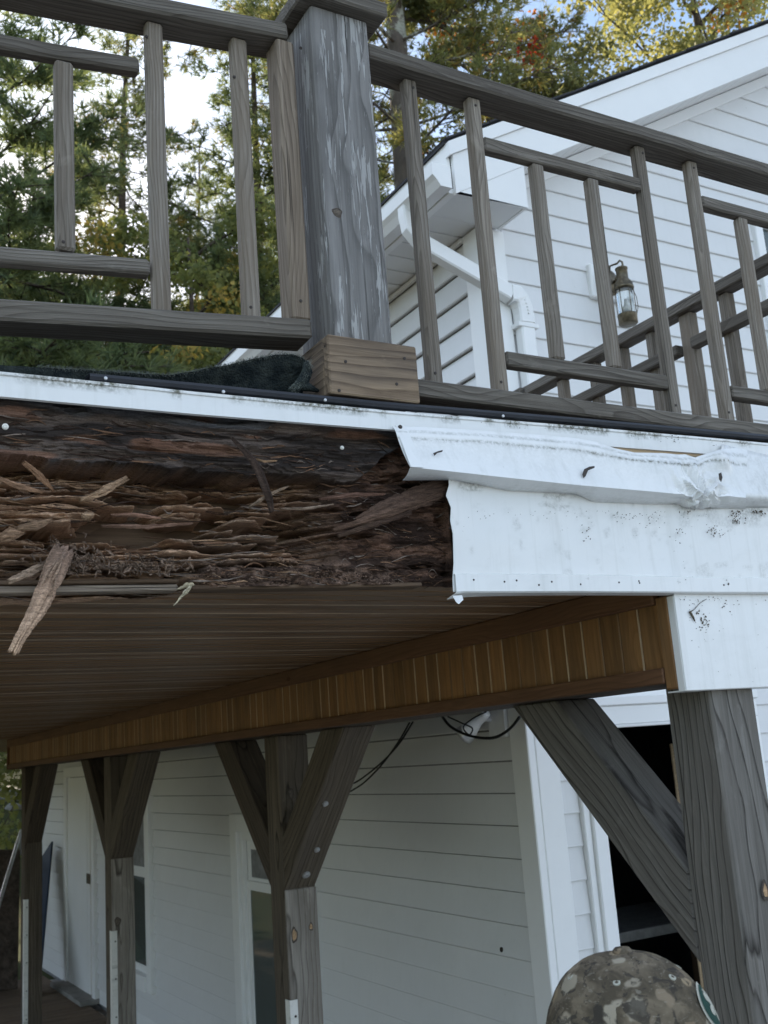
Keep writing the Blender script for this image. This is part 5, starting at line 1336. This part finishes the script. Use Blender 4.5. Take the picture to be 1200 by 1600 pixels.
tag(tube_obj('door_edge_pole', [(float(onY(1054, 1205, 3.8)[0]), 3.8, .02), (float(onY(1054, 1205, 3.8)[0]), 3.8, float(onY(1049, 1162, 3.8)[2]))], .008, RAWW, None, 8), 'thin pale line of a door edge in the dark doorway beside the corner post', 'pole')  # pole stands in for a pale line taken as the open door's edge

# ------------------------------------------------------------------ lantern on the gable
LX = 3.41
lan = empty('wall_lantern', (LX, YC - .1, 3.89), 'brass ship-style wall lantern with clear glass on the white gable', 'lantern')
pA, pB = onY(921, 417, YC - .03), onY(945, 470, YC - .03)
boxab('mount_block', (pA[0] - .002, YC - .034, 3.995), (pA[0] + .19, YC - .0005, 4.165), TRIM, lan, .006)
v, f = lathe([(0, .03), (.03, .03), (.05, .022), (.066, .01), (.07, 0)], 28); M = Matrix.Rotation(math.radians(90), 4, 'X'); M.translation = Vector((pA[0] + .095, YC - .0345, 4.08)); link('backplate', mesh_from(v, f), BRASS, lan, M, True)
LY = YC - .135; LXc = onY(976, 460, LY)[0]
zT, zB = onY(974, 418, LY)[2], onY(980, 507, LY)[2]; H = zT - zB
M = Matrix.Translation((LXc, LY, zB))
def lat(name, prof, mat, n=28): v, f = lathe([(r, z * H) for r, z in prof], n); return link(name, mesh_from(v, f), mat, lan, M, True)
R_ = .044
lat('base', [(0, .0), (R_ * .85, .0), (R_, .02), (R_, .14), (R_ * 1.03, .15), (R_ * 1.03, .17), (R_ * .9, .18), (0, .18)], BRASS)
lat('hood', [(0, .61), (R_ * 1.03, .61), (R_ * 1.05, .62), (R_ * 1.05, .645), (R_ * .98, .65), (R_ * .98, .70), (R_ * .9, .72), (R_ * .62, .78), (R_ * .60, .79), (R_ * .60, .95), (R_ * .66, .955), (R_ * .66, .975), (R_ * .5, .99), (0, 1.0)], BRASS)
lat('glass', [(R_ * .80, .18), (R_ * .84, .3), (R_ * .84, .5), (R_ * .80, .61)], LGLASS)
lat('burner', [(0, .2), (.012, .2), (.012, .3), (.006, .32), (.004, .42), (0, .43)], NAIL, 12)
for k in range(6):
    a = k * math.pi / 3 + .3; tube_obj('guard_rod', [(LXc + R_ * .95 * math.cos(a), LY + R_ * .95 * math.sin(a), zB + .17 * H), (LXc + R_ * .95 * math.cos(a), LY + R_ * .95 * math.sin(a), zB + .63 * H)], .0022, BRASS, lan, 6)
tube_obj('handle_wire', [(LXc + R_ * 1.0, LY - .01, zB + .62 * H), (LXc + R_ * 1.35, LY - .012, zB + .5 * H), (LXc + R_ * 1.4, LY - .012, zB + .32 * H), (LXc + R_ * 1.05, LY - .01, zB + .16 * H)], .0018, BRASS, lan, 6)
tube_obj('hanging_hook', [(LXc, LY, zB + H), (LXc + .012, LY, zB + H + .012), (LXc + .010, LY, zB + H + .028), (LXc - .004, LY, zB + H + .032), (LXc - .012, LY + .01, zB + H + .02), (LXc - .03, LY + .04, zB + H + .018), (pA[0] + .09, YC - .05, zB + H - .02)], .005, BRASS, lan, 8)
tube_obj('bracket_arm', [(pA[0] + .095, YC - .04, 4.08), (pA[0] + .12, YC - .08, 4.07), (LXc - .02, LY + .02, 4.06)], .008, BRASS, lan, 8)

# ------------------------------------------------------------------ flood lamp and cables under the deck
fl = empty('flood_lamp', (2.56, 3.7, 2.0), 'small white flood lamp on the shaded wall under the beam', 'lamp')
b0 = onX(790, 1120, XW - .02)
boxab('mount_box', (XW - .045, 3.56, 2.035), (XW - .018, 3.68, 2.16), LAMPW, fl, .004)
pN = onX(757, 1118, 2.50); pT = onX(722, 1152, 2.46)
d = (pT - pN); L = np.linalg.norm(d)
tube_obj('bracket', [(XW - .03, 3.64, 2.11), (XW - .06, 3.70, 2.115), pN - d * .05], .012, LAMPW, fl, 10)
Ml = V(d / L).to_track_quat('Z', 'Y').to_matrix().to_4x4(); Ml.translation = V(pN)
v, f = lathe([(0, -.02), (.016, -.02), (.019, 0), (.019, .05), (.022, .055), (.030, .085), (.038, .11), (.040, .118)], 24); link('lamp_holder', mesh_from([(a * .95, b * .95, c * .9) for a, b, c in v], f), LAMPW, fl, Ml, True)
v, f = lathe([(.022, .060), (.032, .085), (.050, .125), (.054, .140), (.050, .142), (.03, .120), (0, .10)], 24); link('reflector_bulb', mesh_from([(a * .8, b * .8, c * .95) for a, b, c in v], f), METAL, fl, Ml, True)
def cable(pts, X, r, label):
    P_ = [onX(a, b, X) for a, b in pts]
    Q = []
    for i in range(len(P_) - 1):                          # Catmull-Rom
        a, b, c, e = P_[max(i - 1, 0)], P_[i], P_[i + 1], P_[min(i + 2, len(P_) - 1)]
        for t in np.linspace(0, 1, 7)[:-1]: Q.append(.5 * ((2 * b) + (-a + c) * t + (2 * a - 5 * b + 4 * c - e) * t * t + (-a + 3 * b - 3 * c + e) * t ** 3))
    Q.append(P_[-1]); return tag(tube_obj('black_cable', Q, r, CABLE, None, 8), label, 'cable')
cable([(690, 1118), (705, 1136), (735, 1150), (770, 1153), (795, 1140), (812, 1120)], 2.30, .0055, 'thick black cable looping under the beam past the flood lamp')
cable([(700, 1120), (722, 1130), (738, 1138), (733, 1148), (724, 1136), (740, 1122), (760, 1112)], 2.32, .003, 'thin black cable knotted round the flood lamp')
cable([(645, 1128), (625, 1160), (600, 1188), (570, 1213), (552, 1224), (530, 1232)], 2.40, .004, 'upper of two black cables drooping from the beam')
cable([(640, 1129), (622, 1160), (598, 1193), (572, 1220), (552, 1234), (530, 1246)], 2.405, .004, 'lower of two black cables drooping from the beam')

# ------------------------------------------------------------------ things at the far end of the porch
tag(piece('brown_board', (1.15, 11.6, .05), (1.75, 12.2, 1.15), .9, .02, (0, -1, .4), OLDW, None, .003), 'weathered brown board leaning at the far end of the porch', 'board')
tag(piece('blue_board', (2.18, 10.9, .05), (2.48, 11.75, 1.28), .35, .02, (-1, 0, .3), BLUEB, None, .003), 'dark blue board leaning beside the white door', 'board')
tag(piece('rough_slab', (2.0, 11.5, .04), (2.15, 12.2, 1.3), .3, .05, (0, -1, .3), BARK, None, .01), 'rough brown bark slab leaning behind the farthest post', 'slab')
pa, pb_ = onY(0, 1407, 11.0), onY(33, 1298, 12.4)
tag(tube_obj('metal_handrail', [pa - (pb_ - pa) * .8, pa, pb_, pb_ + np.array([0, .02, -.25])], .018, METAL, None, 10), 'pale metal handrail sloping up at the far end of the porch', 'handrail')
rsn = np.random.RandomState(3)
def rock(p, r, label):
    bm = bmesh.new(); bmesh.ops.create_icosphere(bm, subdivisions=3, radius=r)
    for v in bm.verts: v.co *= 1 + .35 * (vnoise(v.co.x / r * 1.7 + 7 * p[0], v.co.y / r * 1.7 + v.co.z / r * 2.1, 3) - .5); v.co.z *= .7
    me = bpy.data.meshes.new('r'); bm.to_mesh(me); bm.free()
    tag(link('garden_rock', me, STONE, None, Matrix.Translation(V(p)), True), label, 'rock', 'rocks on the grass bank')
for (px, py, Y, r, lab) in ((14, 1245, 20, .30, 'grey boulder on the grass bank, upper of the two rocks'), (22, 1263, 19, .16, 'small grey rock below the boulder on the grass bank')):
    d = ray(px, py)
    # march to the terrain
    best = None
    for Yt in np.arange(13, 40, .05):
        q = C0 + d * (Yt / d[1])
        if q[2] <= gz(q[0], q[1]): best = q; break
    q = best if best is not None else C0 + d * (Y / d[1])
    rock(q, r, lab)

# ------------------------------------------------------------------ trees
def quads_mesh(verts, cols, k, mat):
    n = len(verts) // k
    me = fast_mesh(verts, np.arange(n * k).reshape(n, k)); set_col(me, 'tint', cols); me.materials.append(mat); return me
def limb_mesh(limbs, n=6):
    vs_, fs = [], []
    for pts, rad in limbs:
        v, f = tube(pts, rad, n, False); o = len(vs_); vs_ += v; fs += [tuple(q + o for q in ff_) for ff_ in f]
    me = mesh_from(vs_, fs); me.polygons.foreach_set('use_smooth', [True] * len(me.polygons)); return me
def pine(seed, H, R, lo, density=1.0, tuft=.25, pal=((.085, .12, .07), (.175, .21, .105)), yellow=.0, bark=BARK, tr=.22):
    rs = np.random.RandomState(seed); limbs = []; tp, td = [], []
    k = 9; lean = rs.normal(0, .02, 2)
    trunk = [np.array([lean[0] * H * (i / k) ** 2 + rs.normal(0, .03), lean[1] * H * (i / k) ** 2 + rs.normal(0, .03), H * i / k]) for i in range(k + 1)]
    tr_r = [tr * (1 - .93 * i / k) + .01 for i in range(k + 1)]
    z = lo * H
    while z < H * .98:
        u = (z / H - lo) / (1 - lo); Lm = R * (.45 + .55 * math.sin(math.pi * min(1, u * 1.15 + .12))) * (1 - u ** 3 * .75)
        nb = rs.randint(3, 6); a0 = rs.uniform(0, 6.28)
        for b in range(nb):
            a = a0 + b * 2 * math.pi / nb + rs.normal(0, .3); L = Lm * rs.uniform(.45, 1.15)
            up = rs.uniform(-.08, .28); base = np.array([np.interp(z, [t[2] for t in trunk], [t[0] for t in trunk]), np.interp(z, [t[2] for t in trunk], [t[1] for t in trunk]), z])
            d = np.array([math.cos(a), math.sin(a), 0]); pts = []
            for s in np.linspace(0, 1, 6): pts.append(base + d * L * s + np.array([rs.normal(0, .05), rs.normal(0, .05), L * (up * s - .10 * s * s + .12 * s ** 3)]))
            limbs.append((pts, [max(.008, .045 * L / R * (1 - .85 * s)) for s in np.linspace(0, 1, 6)]))
            ns = int(L * 5 * density) + 2
            for q in range(ns):
                s = rs.uniform(.22, 1.0); i = min(4, int(s * 5)); p = pts[i] + (pts[i + 1] - pts[i]) * (s * 5 - i)
                sa = a + rs.choice([-1, 1]) * rs.uniform(.3, 1.2); SL = L * rs.uniform(.12, .32) * (1.15 - .5 * s)
                sd = np.array([math.cos(sa), math.sin(sa), rs.uniform(-.15, .35)])
                if SL > .3: limbs.append(([p, p + sd * SL * .5 + np.array([0, 0, .01]), p + sd * SL], [.012, .008, .004]))
                nt = max(3, int(SL * 15 * density))
                for w in range(nt):
                    tt_ = rs.uniform(.15, 1.05); tp.append(p + sd * SL * tt_ + rs.normal(0, .07, 3)); td.append(sd + np.array([0, 0, .35]) + rs.normal(0, .25, 3))
        z += rs.uniform(.35, .75)
    tp, td = np.array(tp), np.array(td); td /= np.linalg.norm(td, axis=1)[:, None]
    nT, nb = len(tp), 9
    dirs = td[:, None, :] * .75 + rs.normal(0, .62, (nT, nb, 3)); dirs /= np.linalg.norm(dirs, axis=2)[..., None]
    Ls = tuft * rs.uniform(.6, 1.2, (nT, nb, 1)); sd = np.cross(dirs, rs.normal(0, 1, (nT, nb, 3))); sd /= np.linalg.norm(sd, axis=2)[..., None]
    wd = tuft * .055
    b0 = tp[:, None, :] + sd * wd; b1 = tp[:, None, :] - sd * wd; b2 = tp[:, None, :] + dirs * Ls
    vs_ = np.stack([b0, b1, b2], 2).reshape(-1, 3)
    t = rs.rand(nT, 1, 1) * np.ones((nT, nb * 3, 1)); col = np.array(pal[0]) * (1 - t) + np.array(pal[1]) * t
    ye = (rs.rand(nT, 1, 1) < yellow) * np.ones((nT, nb * 3, 1)); col = col * (1 - ye) + np.array([.28, .21, .07]) * ye
    return trunk, tr_r, limbs, vs_, col.reshape(-1, 3), 3
def broad(seed, H, R, lo, nleaf=45000, leaf=.085, pal=((.03, .055, .018), (.08, .10, .03)), extra=None, tr=.16):
    rs = np.random.RandomState(seed); limbs = []; tips = []
    k = 8; trunk = [np.array([.25 * math.sin(i * .7 + seed) * i / k, .25 * math.cos(i * .9 + seed) * i / k, H * .92 * i / k]) for i in range(k + 1)]
    tr_r = [tr * (1 - .9 * i / k) + .012 for i in range(k + 1)]
    def grow(p, d, L, r, depth):
        pts = [p]; q = p.copy(); dd = d.copy()
        for s in range(4):
            dd = dd + rs.normal(0, .16, 3); dd /= np.linalg.norm(dd); q = q + dd * L / 4; pts.append(q.copy())
        limbs.append((pts, [r * (1 - .7 * s / 4) for s in range(5)]))
        if depth == 0 or L < .5: tips.append((q, max(.35, L * .55))); return
        for b in range(rs.randint(2, 4)):
            nd = dd + rs.normal(0, .55, 3); nd[2] += .12; nd /= np.linalg.norm(nd); grow(pts[rs.randint(2, 5)], nd, L * rs.uniform(.5, .75), r * .45, depth - 1)
        tips.append((q, L * .4))
    z = lo * H
    while z < H * .93:
        u = (z / H - lo) / (1 - lo); a = rs.uniform(0, 6.28); L = R * (.55 + .45 * math.sin(math.pi * (.15 + .8 * u))) * (1 - .45 * u) * rs.uniform(.6, 1.05)
        d = np.array([math.cos(a), math.sin(a), .25 + .5 * u]); d /= np.linalg.norm(d)
        i = int(min(k - 1, z / (H * .92) * k)); grow(trunk[i] + (trunk[i + 1] - trunk[i]) * (z / (H * .92) * k - i), d, L * .62, .05 * L / R + .015, 2); z += rs.uniform(.22, .5)
    tips = [t for t in tips if t[0][2] > lo * H * .6]
    w = np.array([t[1] ** 2 for t in tips]); w /= w.sum(); idx = rs.choice(len(tips), nleaf, p=w)
    c = np.array([tips[i][0] for i in idx]); rad = np.array([tips[i][1] for i in idx])
    dirn = rs.normal(0, 1, (nleaf, 3)); dirn /= np.linalg.norm(dirn, axis=1)[:, None]
    p = c + dirn * (rad * rs.rand(nleaf) ** .45)[:, None] * np.array([1.1, 1.1, .75])
    ax = rs.normal(0, 1, (nleaf, 3)); ax[:, 2] -= .6; ax /= np.linalg.norm(ax, axis=1)[:, None]; sd = np.cross(ax, rs.normal(0, 1, (nleaf, 3))); sd /= np.linalg.norm(sd, axis=1)[:, None]
    L = leaf * rs.uniform(.6, 1.3, (nleaf, 1)); bend = np.cross(ax, sd) * L * .18
    vs_ = np.stack([p, p + ax * L * .45 + sd * L * .38 + bend, p + ax * L, p + ax * L * .45 - sd * L * .38 + bend], 1).reshape(-1, 3)
    t = rs.rand(nleaf, 1) * .5 + .5 * np.array([rs.rand(len(tips))[i] for i in [0]])[0]; tipt = rs.rand(len(tips)); t = (.5 * rs.rand(nleaf) + .5 * tipt[idx])[:, None]
    col = np.array(pal[0]) * (1 - t) + np.array(pal[1]) * t
    if extra:
        for frac, c3, hi in extra:
            mk = (rs.rand(len(tips)) < frac)[idx] & (p[:, 2] > hi * H) & (rs.rand(nleaf) < .75); col[mk] = np.array(c3) * rs.uniform(.6, 1.2, (mk.sum(), 1))
    return trunk, tr_r, limbs, vs_, np.repeat(col, 4, 0), 4
PROTO = {}
def proto(key, data, leafmat, bark):
    trunk, tr_r, limbs, vs_, col, k = data
    v, f = tube(trunk, tr_r, 12); tm = mesh_from(v, f); tm.materials.append(bark); tm.polygons.foreach_set('use_smooth', [True] * len(tm.polygons))
    lm = limb_mesh(limbs, 4); lm.materials.append(bark)
    cm = quads_mesh(vs_, col, k, leafmat); PROTO[key] = (tm, lm, cm)
proto('pine_a', pine(21, 20, 4.3, .12, 1.2), NEEDLE, BARK)
proto('pine_b', pine(22, 22, 3.8, .18, 1.1, .24, ((.10, .13, .07), (.22, .235, .11)), .06), NEEDLE, BARK)
proto('pine_tall', pine(23, 26, 4.6, .50, .9, .23, ((.12, .145, .07), (.26, .26, .11)), .08, LICHEN, .42), NEEDLE, LICHEN)
proto('maple', broad(31, 17, 3.6, .28, 42000, .095, ((.085, .10, .06), (.16, .17, .085)), [(.05, (.45, .16, .03), .4), (.03, (.42, .05, .03), .6), (.05, (.30, .26, .05), .3)]), LEAF, BARK)
proto('golden', broad(32, 20, 4.4, .30, 42000, .10, ((.17, .185, .085), (.31, .30, .135)), [(.08, (.36, .17, .04), .3)]), LEAF, BARK)
proto('understory', broad(33, 11, 3.2, .12, 36000, .09, ((.11, .145, .06), (.26, .265, .105)), [(.12, (.38, .29, .09), .1)], .10), LEAF, BARK)
def tree(key, name, az, dist, label, rot, sc=1.0, group=None):
    a = math.radians(az); x, y = dist * math.sin(a), dist * math.cos(a)
    t = empty(name, (x, y, gz(x, y) - .1), label, 'tree', group or 'trees behind the deck and house'); t.rotation_euler = (0, 0, rot); t.scale = (sc, sc, sc)
    tm, lm, cm = PROTO[key]
    for n_, me_ in (('trunk', tm), ('branches', lm), ('crown', cm)):
        o = bpy.data.objects.new(n_, me_); COL.objects.link(o); o.parent = t
    return t
tree('pine_a', 'pine_tree', 8.5, 16, 'dark pine at the far left, its open boughs against bright sky', 0.4, .95)
tree('pine_b', 'pine_tree', 15.5, 19, 'pine seen through the left railing between the first two balusters', 1.9, .80)
tree('understory', 'leafy_tree', 20, 15, 'yellow-green leafy tree low behind the left railing', 2.2, 1.0)
tree('pine_a', 'pine_tree', 24.0, 18, 'dense green pine just left of the big railing post', 3.3, .86)
tree('understory', 'leafy_tree', 12.5, 21, 'yellowing leafy tree glowing above the bottom rail', 4.4, 1.0)
tree('pine_b', 'pine_tree', 28, 23, 'pine partly hidden by the big railing post', 5.0, .95)
tree('pine_tall', 'pine_tree', 32.9, 17.0, 'tall pine with thick lichen-spotted trunk right beside the post cap', .8, .95)
tree('maple', 'maple_tree', 38.5, 18.5, 'dark maple with a few red and orange leaves above the gable eave', 1.0, 1.08)
tree('maple', 'maple_tree', 43.5, 21, 'dark maple between the red-tipped maple and the golden tree', 3.9, 1.0)
tree('golden', 'golden_tree', 50, 21, 'golden-green tree with spreading limbs above the white rake board', 2.6, 1.12)
tree('golden', 'golden_tree', 56, 25, 'golden-green tree farthest along above the roof', 5.2, 1.0)
tree('pine_a', 'pine_tree', 4, 24, 'far pine beyond the grass bank at the frame edge', 2.5, .8)
tree('pine_b', 'pine_tree', 20, 29, 'distant pine behind the yellow-green tree', .3, .75)
tree('pine_b', 'pine_tree', 12.5, 30, 'distant pine filling the gap above the cross rails', 3.0, .78)
tree('pine_a', 'pine_tree', 26.5, 31, 'distant pine between the last two balusters before the post', 3.6, .95)
tree('understory', 'leafy_tree', 8.5, 26, 'distant leafy tree above the grass bank', 1.2, 1.1)

# ------------------------------------------------------------------ the person in the camouflage cap
D = 1.42
d = ray(972, 1483); d = d / math.hypot(d[0], d[1]) * D
top_p = C0 + d
HX, HY, HZT = top_p[0], top_p[1], top_p[2]
fwd = Vector((ROT[0][0], ROT[0][1], 0)).normalized() * .93 - Vector((ROT[2][0], ROT[2][1], 0)).normalized() * .36; fwd.normalize()
left = Vector((0, 0, 1)).cross(fwd)
per = empty('person', (HX, HY, 0), 'person in a camouflage cap standing before the corner post, seen from the side', 'person')
Hh = HZT - .012                                           # crown of the head
def PB(f, l, z): v = Vector((HX, HY, 0)) + fwd * f + left * l; return Vector((v.x, v.y, z))
def skin_obj(name, nodes, edges, mat, sub=2, root=0):
    me = bpy.data.meshes.new(name); me.from_pydata([n[0] for n in nodes], edges, []); me.update()
    o = link(name, me, mat, per); sk = o.modifiers.new('skin', 'SKIN'); sk.use_smooth_shade = True
    lay = me.skin_vertices[0].data
    for i, n in enumerate(nodes): lay[i].radius = n[1] if hasattr(n[1], '__len__') else (n[1], n[1])
    lay[root].use_root = True
    ss = o.modifiers.new('sub', 'SUBSURF'); ss.levels = sub; ss.render_levels = sub
    return o
z = lambda q: Hh * q
N = [(PB(0, 0, z(.53)), .11), (PB(0, 0, z(.62)), .115), (PB(.01, 0, z(.72)), .125), (PB(.0, 0, z(.81)), .070), (PB(.01, 0, z(.86)), .047), (PB(.02, 0, z(.905)), .075), (PB(.015, 0, z(.95)), .083), (PB(.01, 0, z(.985)), .05)]
Ed = [(i, i + 1) for i in range(7)]
def arm(s):
    b = len(N); pts = [(PB(0, s * .15, z(.80)), .055), (PB(-.02, s * .22, z(.66)), .042), (PB(-.01, s * .235, z(.63)), .040), (PB(.05, s * .24, z(.50)), .029), (PB(.06, s * .24, z(.475)), .030), (PB(.075, s * .235, z(.445)), .024)]
    N.extend(pts); Ed.append((3, b)); Ed.extend((b + i, b + i + 1) for i in range(5)); h = b + 4
    for k in range(4):
        q = len(N); f0 = .060 + .018 * (k - 1.5); base = PB(f0 + .012, s * .235, z(.432)); lens = (.034, .040, .037, .028)[k]
        N.extend([(base, .0095), (base + Vector((0, 0, -lens)) - left * s * .006, .0088), (base + Vector((0, 0, -lens * 1.85)) - left * s * .022, .0075)]); Ed.extend([(b + 5, q), (q, q + 1), (q + 1, q + 2)])
    q = len(N); t0 = PB(.095, s * .225, z(.458)); N.extend([(t0, .011), (t0 + fwd * .02 - left * s * .01 + Vector((0, 0, -.028)), .0095), (t0 + fwd * .026 - left * s * .016 + Vector((0, 0, -.052)), .008)]); Ed.extend([(h, q), (q, q + 1), (q + 1, q + 2)])
arm(1); arm(-1)
for s in (1, -1):
    b = len(N); N.extend([(PB(0, s * .095, z(.49)), .085), (PB(.015, s * .10, z(.28)), .06), (PB(-.005, s * .10, z(.20)), .055), (PB(-.02, s * .10, z(.055)), .04), (PB(.05, s * .105, z(.025)), .035), (PB(.13, s * .11, z(.02)), .03)])
    Ed.append((0, b)); Ed.extend((b + i, b + i + 1) for i in range(5))
body = skin_obj('body', N, Ed, SKIN)
Nj = [(PB(0, 0, z(.50)), (.135, .175)), (PB(0, 0, z(.60)), (.13, .17)), (PB(.01, 0, z(.71)), (.14, .18)), (PB(.0, 0, z(.795)), (.09, .13)), (PB(.0, 0, z(.862)), .064)]
Ej = [(0, 1), (1, 2), (2, 3), (3, 4)]
for s in (1, -1):
    b = len(Nj); Nj.extend([(PB(0, s * .16, z(.795)), .07), (PB(-.02, s * .225, z(.66)), .058), (PB(-.01, s * .238, z(.63)), .055), (PB(.045, s * .243, z(.505)), .042)]); Ej.append((3, b)); Ej.extend((b + i, b + i + 1) for i in range(3))
skin_obj('jacket', Nj, Ej, JACK)
Nt = [(PB(0, 0, z(.52)), (.12, .155))]; Et = []
for s in (1, -1):
    b = len(Nt); Nt.extend([(PB(0, s * .097, z(.48)), .10), (PB(.015, s * .102, z(.28)), .078), (PB(-.005, s * .102, z(.19)), .072), (PB(-.02, s * .102, z(.045)), .066)]); Et.append((0, b)); Et.extend((b + i, b + i + 1) for i in range(3))
skin_obj('trousers', Nt, Et, TROU)
for s in (1, -1):
    skin_obj('boot', [(PB(-.03, s * .102, .10), .058), (PB(-.03, s * .102, .05), .05), (PB(.05, s * .107, .042), .046), (PB(.13, s * .112, .036), .040)], [(0, 1), (1, 2), (2, 3)], BOOT)
# face: nose, ears, eyes, mouth, hair below the cap
skin_obj('nose', [(PB(.098, 0, z(.925)), .010), (PB(.112, 0, z(.908)), .012), (PB(.118, 0, z(.897)), .013), (PB(.100, 0, z(.892)), .012)], [(0, 1), (1, 2), (2, 3)], SKIN, 1)
for s in (1, -1):
    skin_obj('ear', [(PB(-.005, s * .082, z(.93)), .010), (PB(-.012, s * .090, z(.915)), .013), (PB(-.008, s * .086, z(.895)), .010)], [(0, 1), (1, 2)], SKIN, 1)
    v, f = lathe([(0, .012), (.007, .009), (.011, 0), (.007, -.009), (0, -.012)], 12); link('eye', mesh_from(v, f), NAIL, per, Matrix.Translation(PB(.086, s * .033, z(.922))), True)
skin_obj('mouth', [(PB(.092, -.024, z(.873)), .004), (PB(.100, 0, z(.873)), .007), (PB(.092, .024, z(.873)), .004)], [(0, 1), (1, 2)], plain('lips', (.33, .14, .11), .5), 1)
skin_obj('hair', [(PB(-.03, .062, z(.915)), .034), (PB(-.058, 0, z(.908)), .05), (PB(-.03, -.062, z(.915)), .034)], [(0, 1), (1, 2)], HAIR)
# cap
cap = empty('cap', (HX, HY, Hh - .11)); cap.parent = per; cap.matrix_basis = wloc(per).inverted() @ Matrix.Translation((HX, HY, Hh - .115))
Mc = Matrix((fwd, left, Vector((0, 0, 1)))).transposed().to_4x4(); Mc.translation = Vector((HX, HY, HZT - .128))
A_, B_, H_ = .110, .095, .125
def dome(th, ph, k=1.0):                                  # th from the top, ph round (0 = front)
    s, c = math.sin(th) ** .82, math.cos(th)
    wr = 1 + .012 * math.sin(ph * 6 + th * 3) * s
    return Vector((A_ * s * math.cos(ph) * wr * k, B_ * s * math.sin(ph) * wr * k, H_ * c ** 1.0 * k))
vs_, fs = [], []; NP, NTh = 72, 26
for i in range(NTh + 1):
    th = .02 + (math.pi / 2 + .16 - .02) * i / NTh
    for j in range(NP):
        ph = 2 * math.pi * j / NP
        q = dome(min(th, math.pi / 2), ph); 
        if th > math.pi / 2: q = Vector((q.x, q.y, -(th - math.pi / 2) * .13))
        seam = math.exp(-((math.sin(ph * 3)) / .06) ** 2); q *= 1 - .016 * seam
        q += q.normalized() * .0022 * (fbm(np.array(q.x * 40), np.array(q.y * 40 + q.z * 40), 3, 13) - .5) * 2
        vs_.append(q)
for i in range(NTh):
    for j in range(NP): fs.append((i * NP + j, (i + 1) * NP + j, (i + 1) * NP + (j + 1) % NP, i * NP + (j + 1) % NP))
fs.append(tuple(range(NP)))
link('crown_panels', mesh_from(vs_, fs), CAMO, cap, Mc, True)
v, f = lathe([(.012, -.003), (.0125, .002), (.009, .006), (0, .0075)], 18); Mb = Mc @ Matrix.Translation((0, 0, H_ - .001)); link('top_button', mesh_from(v, f), CAMO, cap, Mb, True)
vs_, fs = [], []
for i in range(9):
    t = i / 8
    for j in range(17):
        a = math.radians(-62 + 124 * j / 16); r0 = Vector((A_ * math.cos(a), B_ * math.sin(a), -.012)); r1 = Vector((A_ * math.cos(a) * .75 + .105 * math.cos(a * .9), B_ * math.sin(a) * .98, -.012 - .028 - .02 * math.sin(a) ** 2))
        vs_.append(r0 * (1 - t) + r1 * t + Vector((0, 0, .008 * math.sin(t * 3.1) - .018 * (math.sin(a) ** 2) * t)))
for i in range(8):
    for j in range(16): fs.append((i * 17 + j, i * 17 + j + 1, (i + 1) * 17 + j + 1, (i + 1) * 17 + j))
o = link('brim', mesh_from(vs_, fs), CAMO, cap, Mc, True); md = o.modifiers.new('t', 'SOLIDIFY'); md.thickness = .004
for j in range(6):
    q = dome(.62, (j + .5) * math.pi / 3, 1.0); v, f = lathe([(.0022, .0012), (.0045, .001), (.0048, -.001)], 10); Me = q.to_track_quat('Z', 'Y').to_matrix().to_4x4(); Me.translation = q; link('eyelet', mesh_from(v, f), CREAM, cap, Mc @ Me)
# oval patch on the front: green field, cream border and a cream emblem of petals
def on_dome(u, w, k):                                     # u sideways, w up from the patch centre (metres)
    ph = u / (B_ * 1.0); th0 = 1.03 - w / .118
    return dome(th0, ph, k)
def patch(name, pts, k, mat):
    n = len(pts); c = (sum(p[0] for p in pts) / n, sum(p[1] for p in pts) / n); vs_ = [on_dome(c[0], c[1], k + .001)]; R3 = 4; fs = []
    for r in range(1, R3 + 1):
        for p in pts: vs_.append(on_dome(c[0] + (p[0] - c[0]) * r / R3, c[1] + (p[1] - c[1]) * r / R3, k))
    for i in range(n): fs.append((0, 1 + i, 1 + (i + 1) % n))
    for r in range(1, R3):
        for i in range(n): fs.append((1 + (r - 1) * n + i, 1 + r * n + i, 1 + r * n + (i + 1) % n, 1 + (r - 1) * n + (i + 1) % n))
    link(name, mesh_from(vs_, fs), mat, cap, Mc, True)
ov = lambda a, b, cx=0, cy=0, n=28: [(cx + a * math.cos(2 * math.pi * i / n), cy + b * math.sin(2 * math.pi * i / n)) for i in range(n)]
patch('patch_border', ov(.036, .030), 1.012, CREAM); patch('patch_field', ov(.032, .026), 1.017, GREENP)
for cx, cy, a, b in ((0, .004, .010, .009), (.010, .010, .008, .006), (-.009, .011, .007, .006), (.012, -.004, .007, .007), (-.011, -.004, .008, .006), (.002, -.012, .007, .007), (-.003, .017, .004, .004), (.014, -.013, .004, .004)):
    patch('patch_emblem', ov(a, b, cx, cy, 12), 1.021, CREAM)
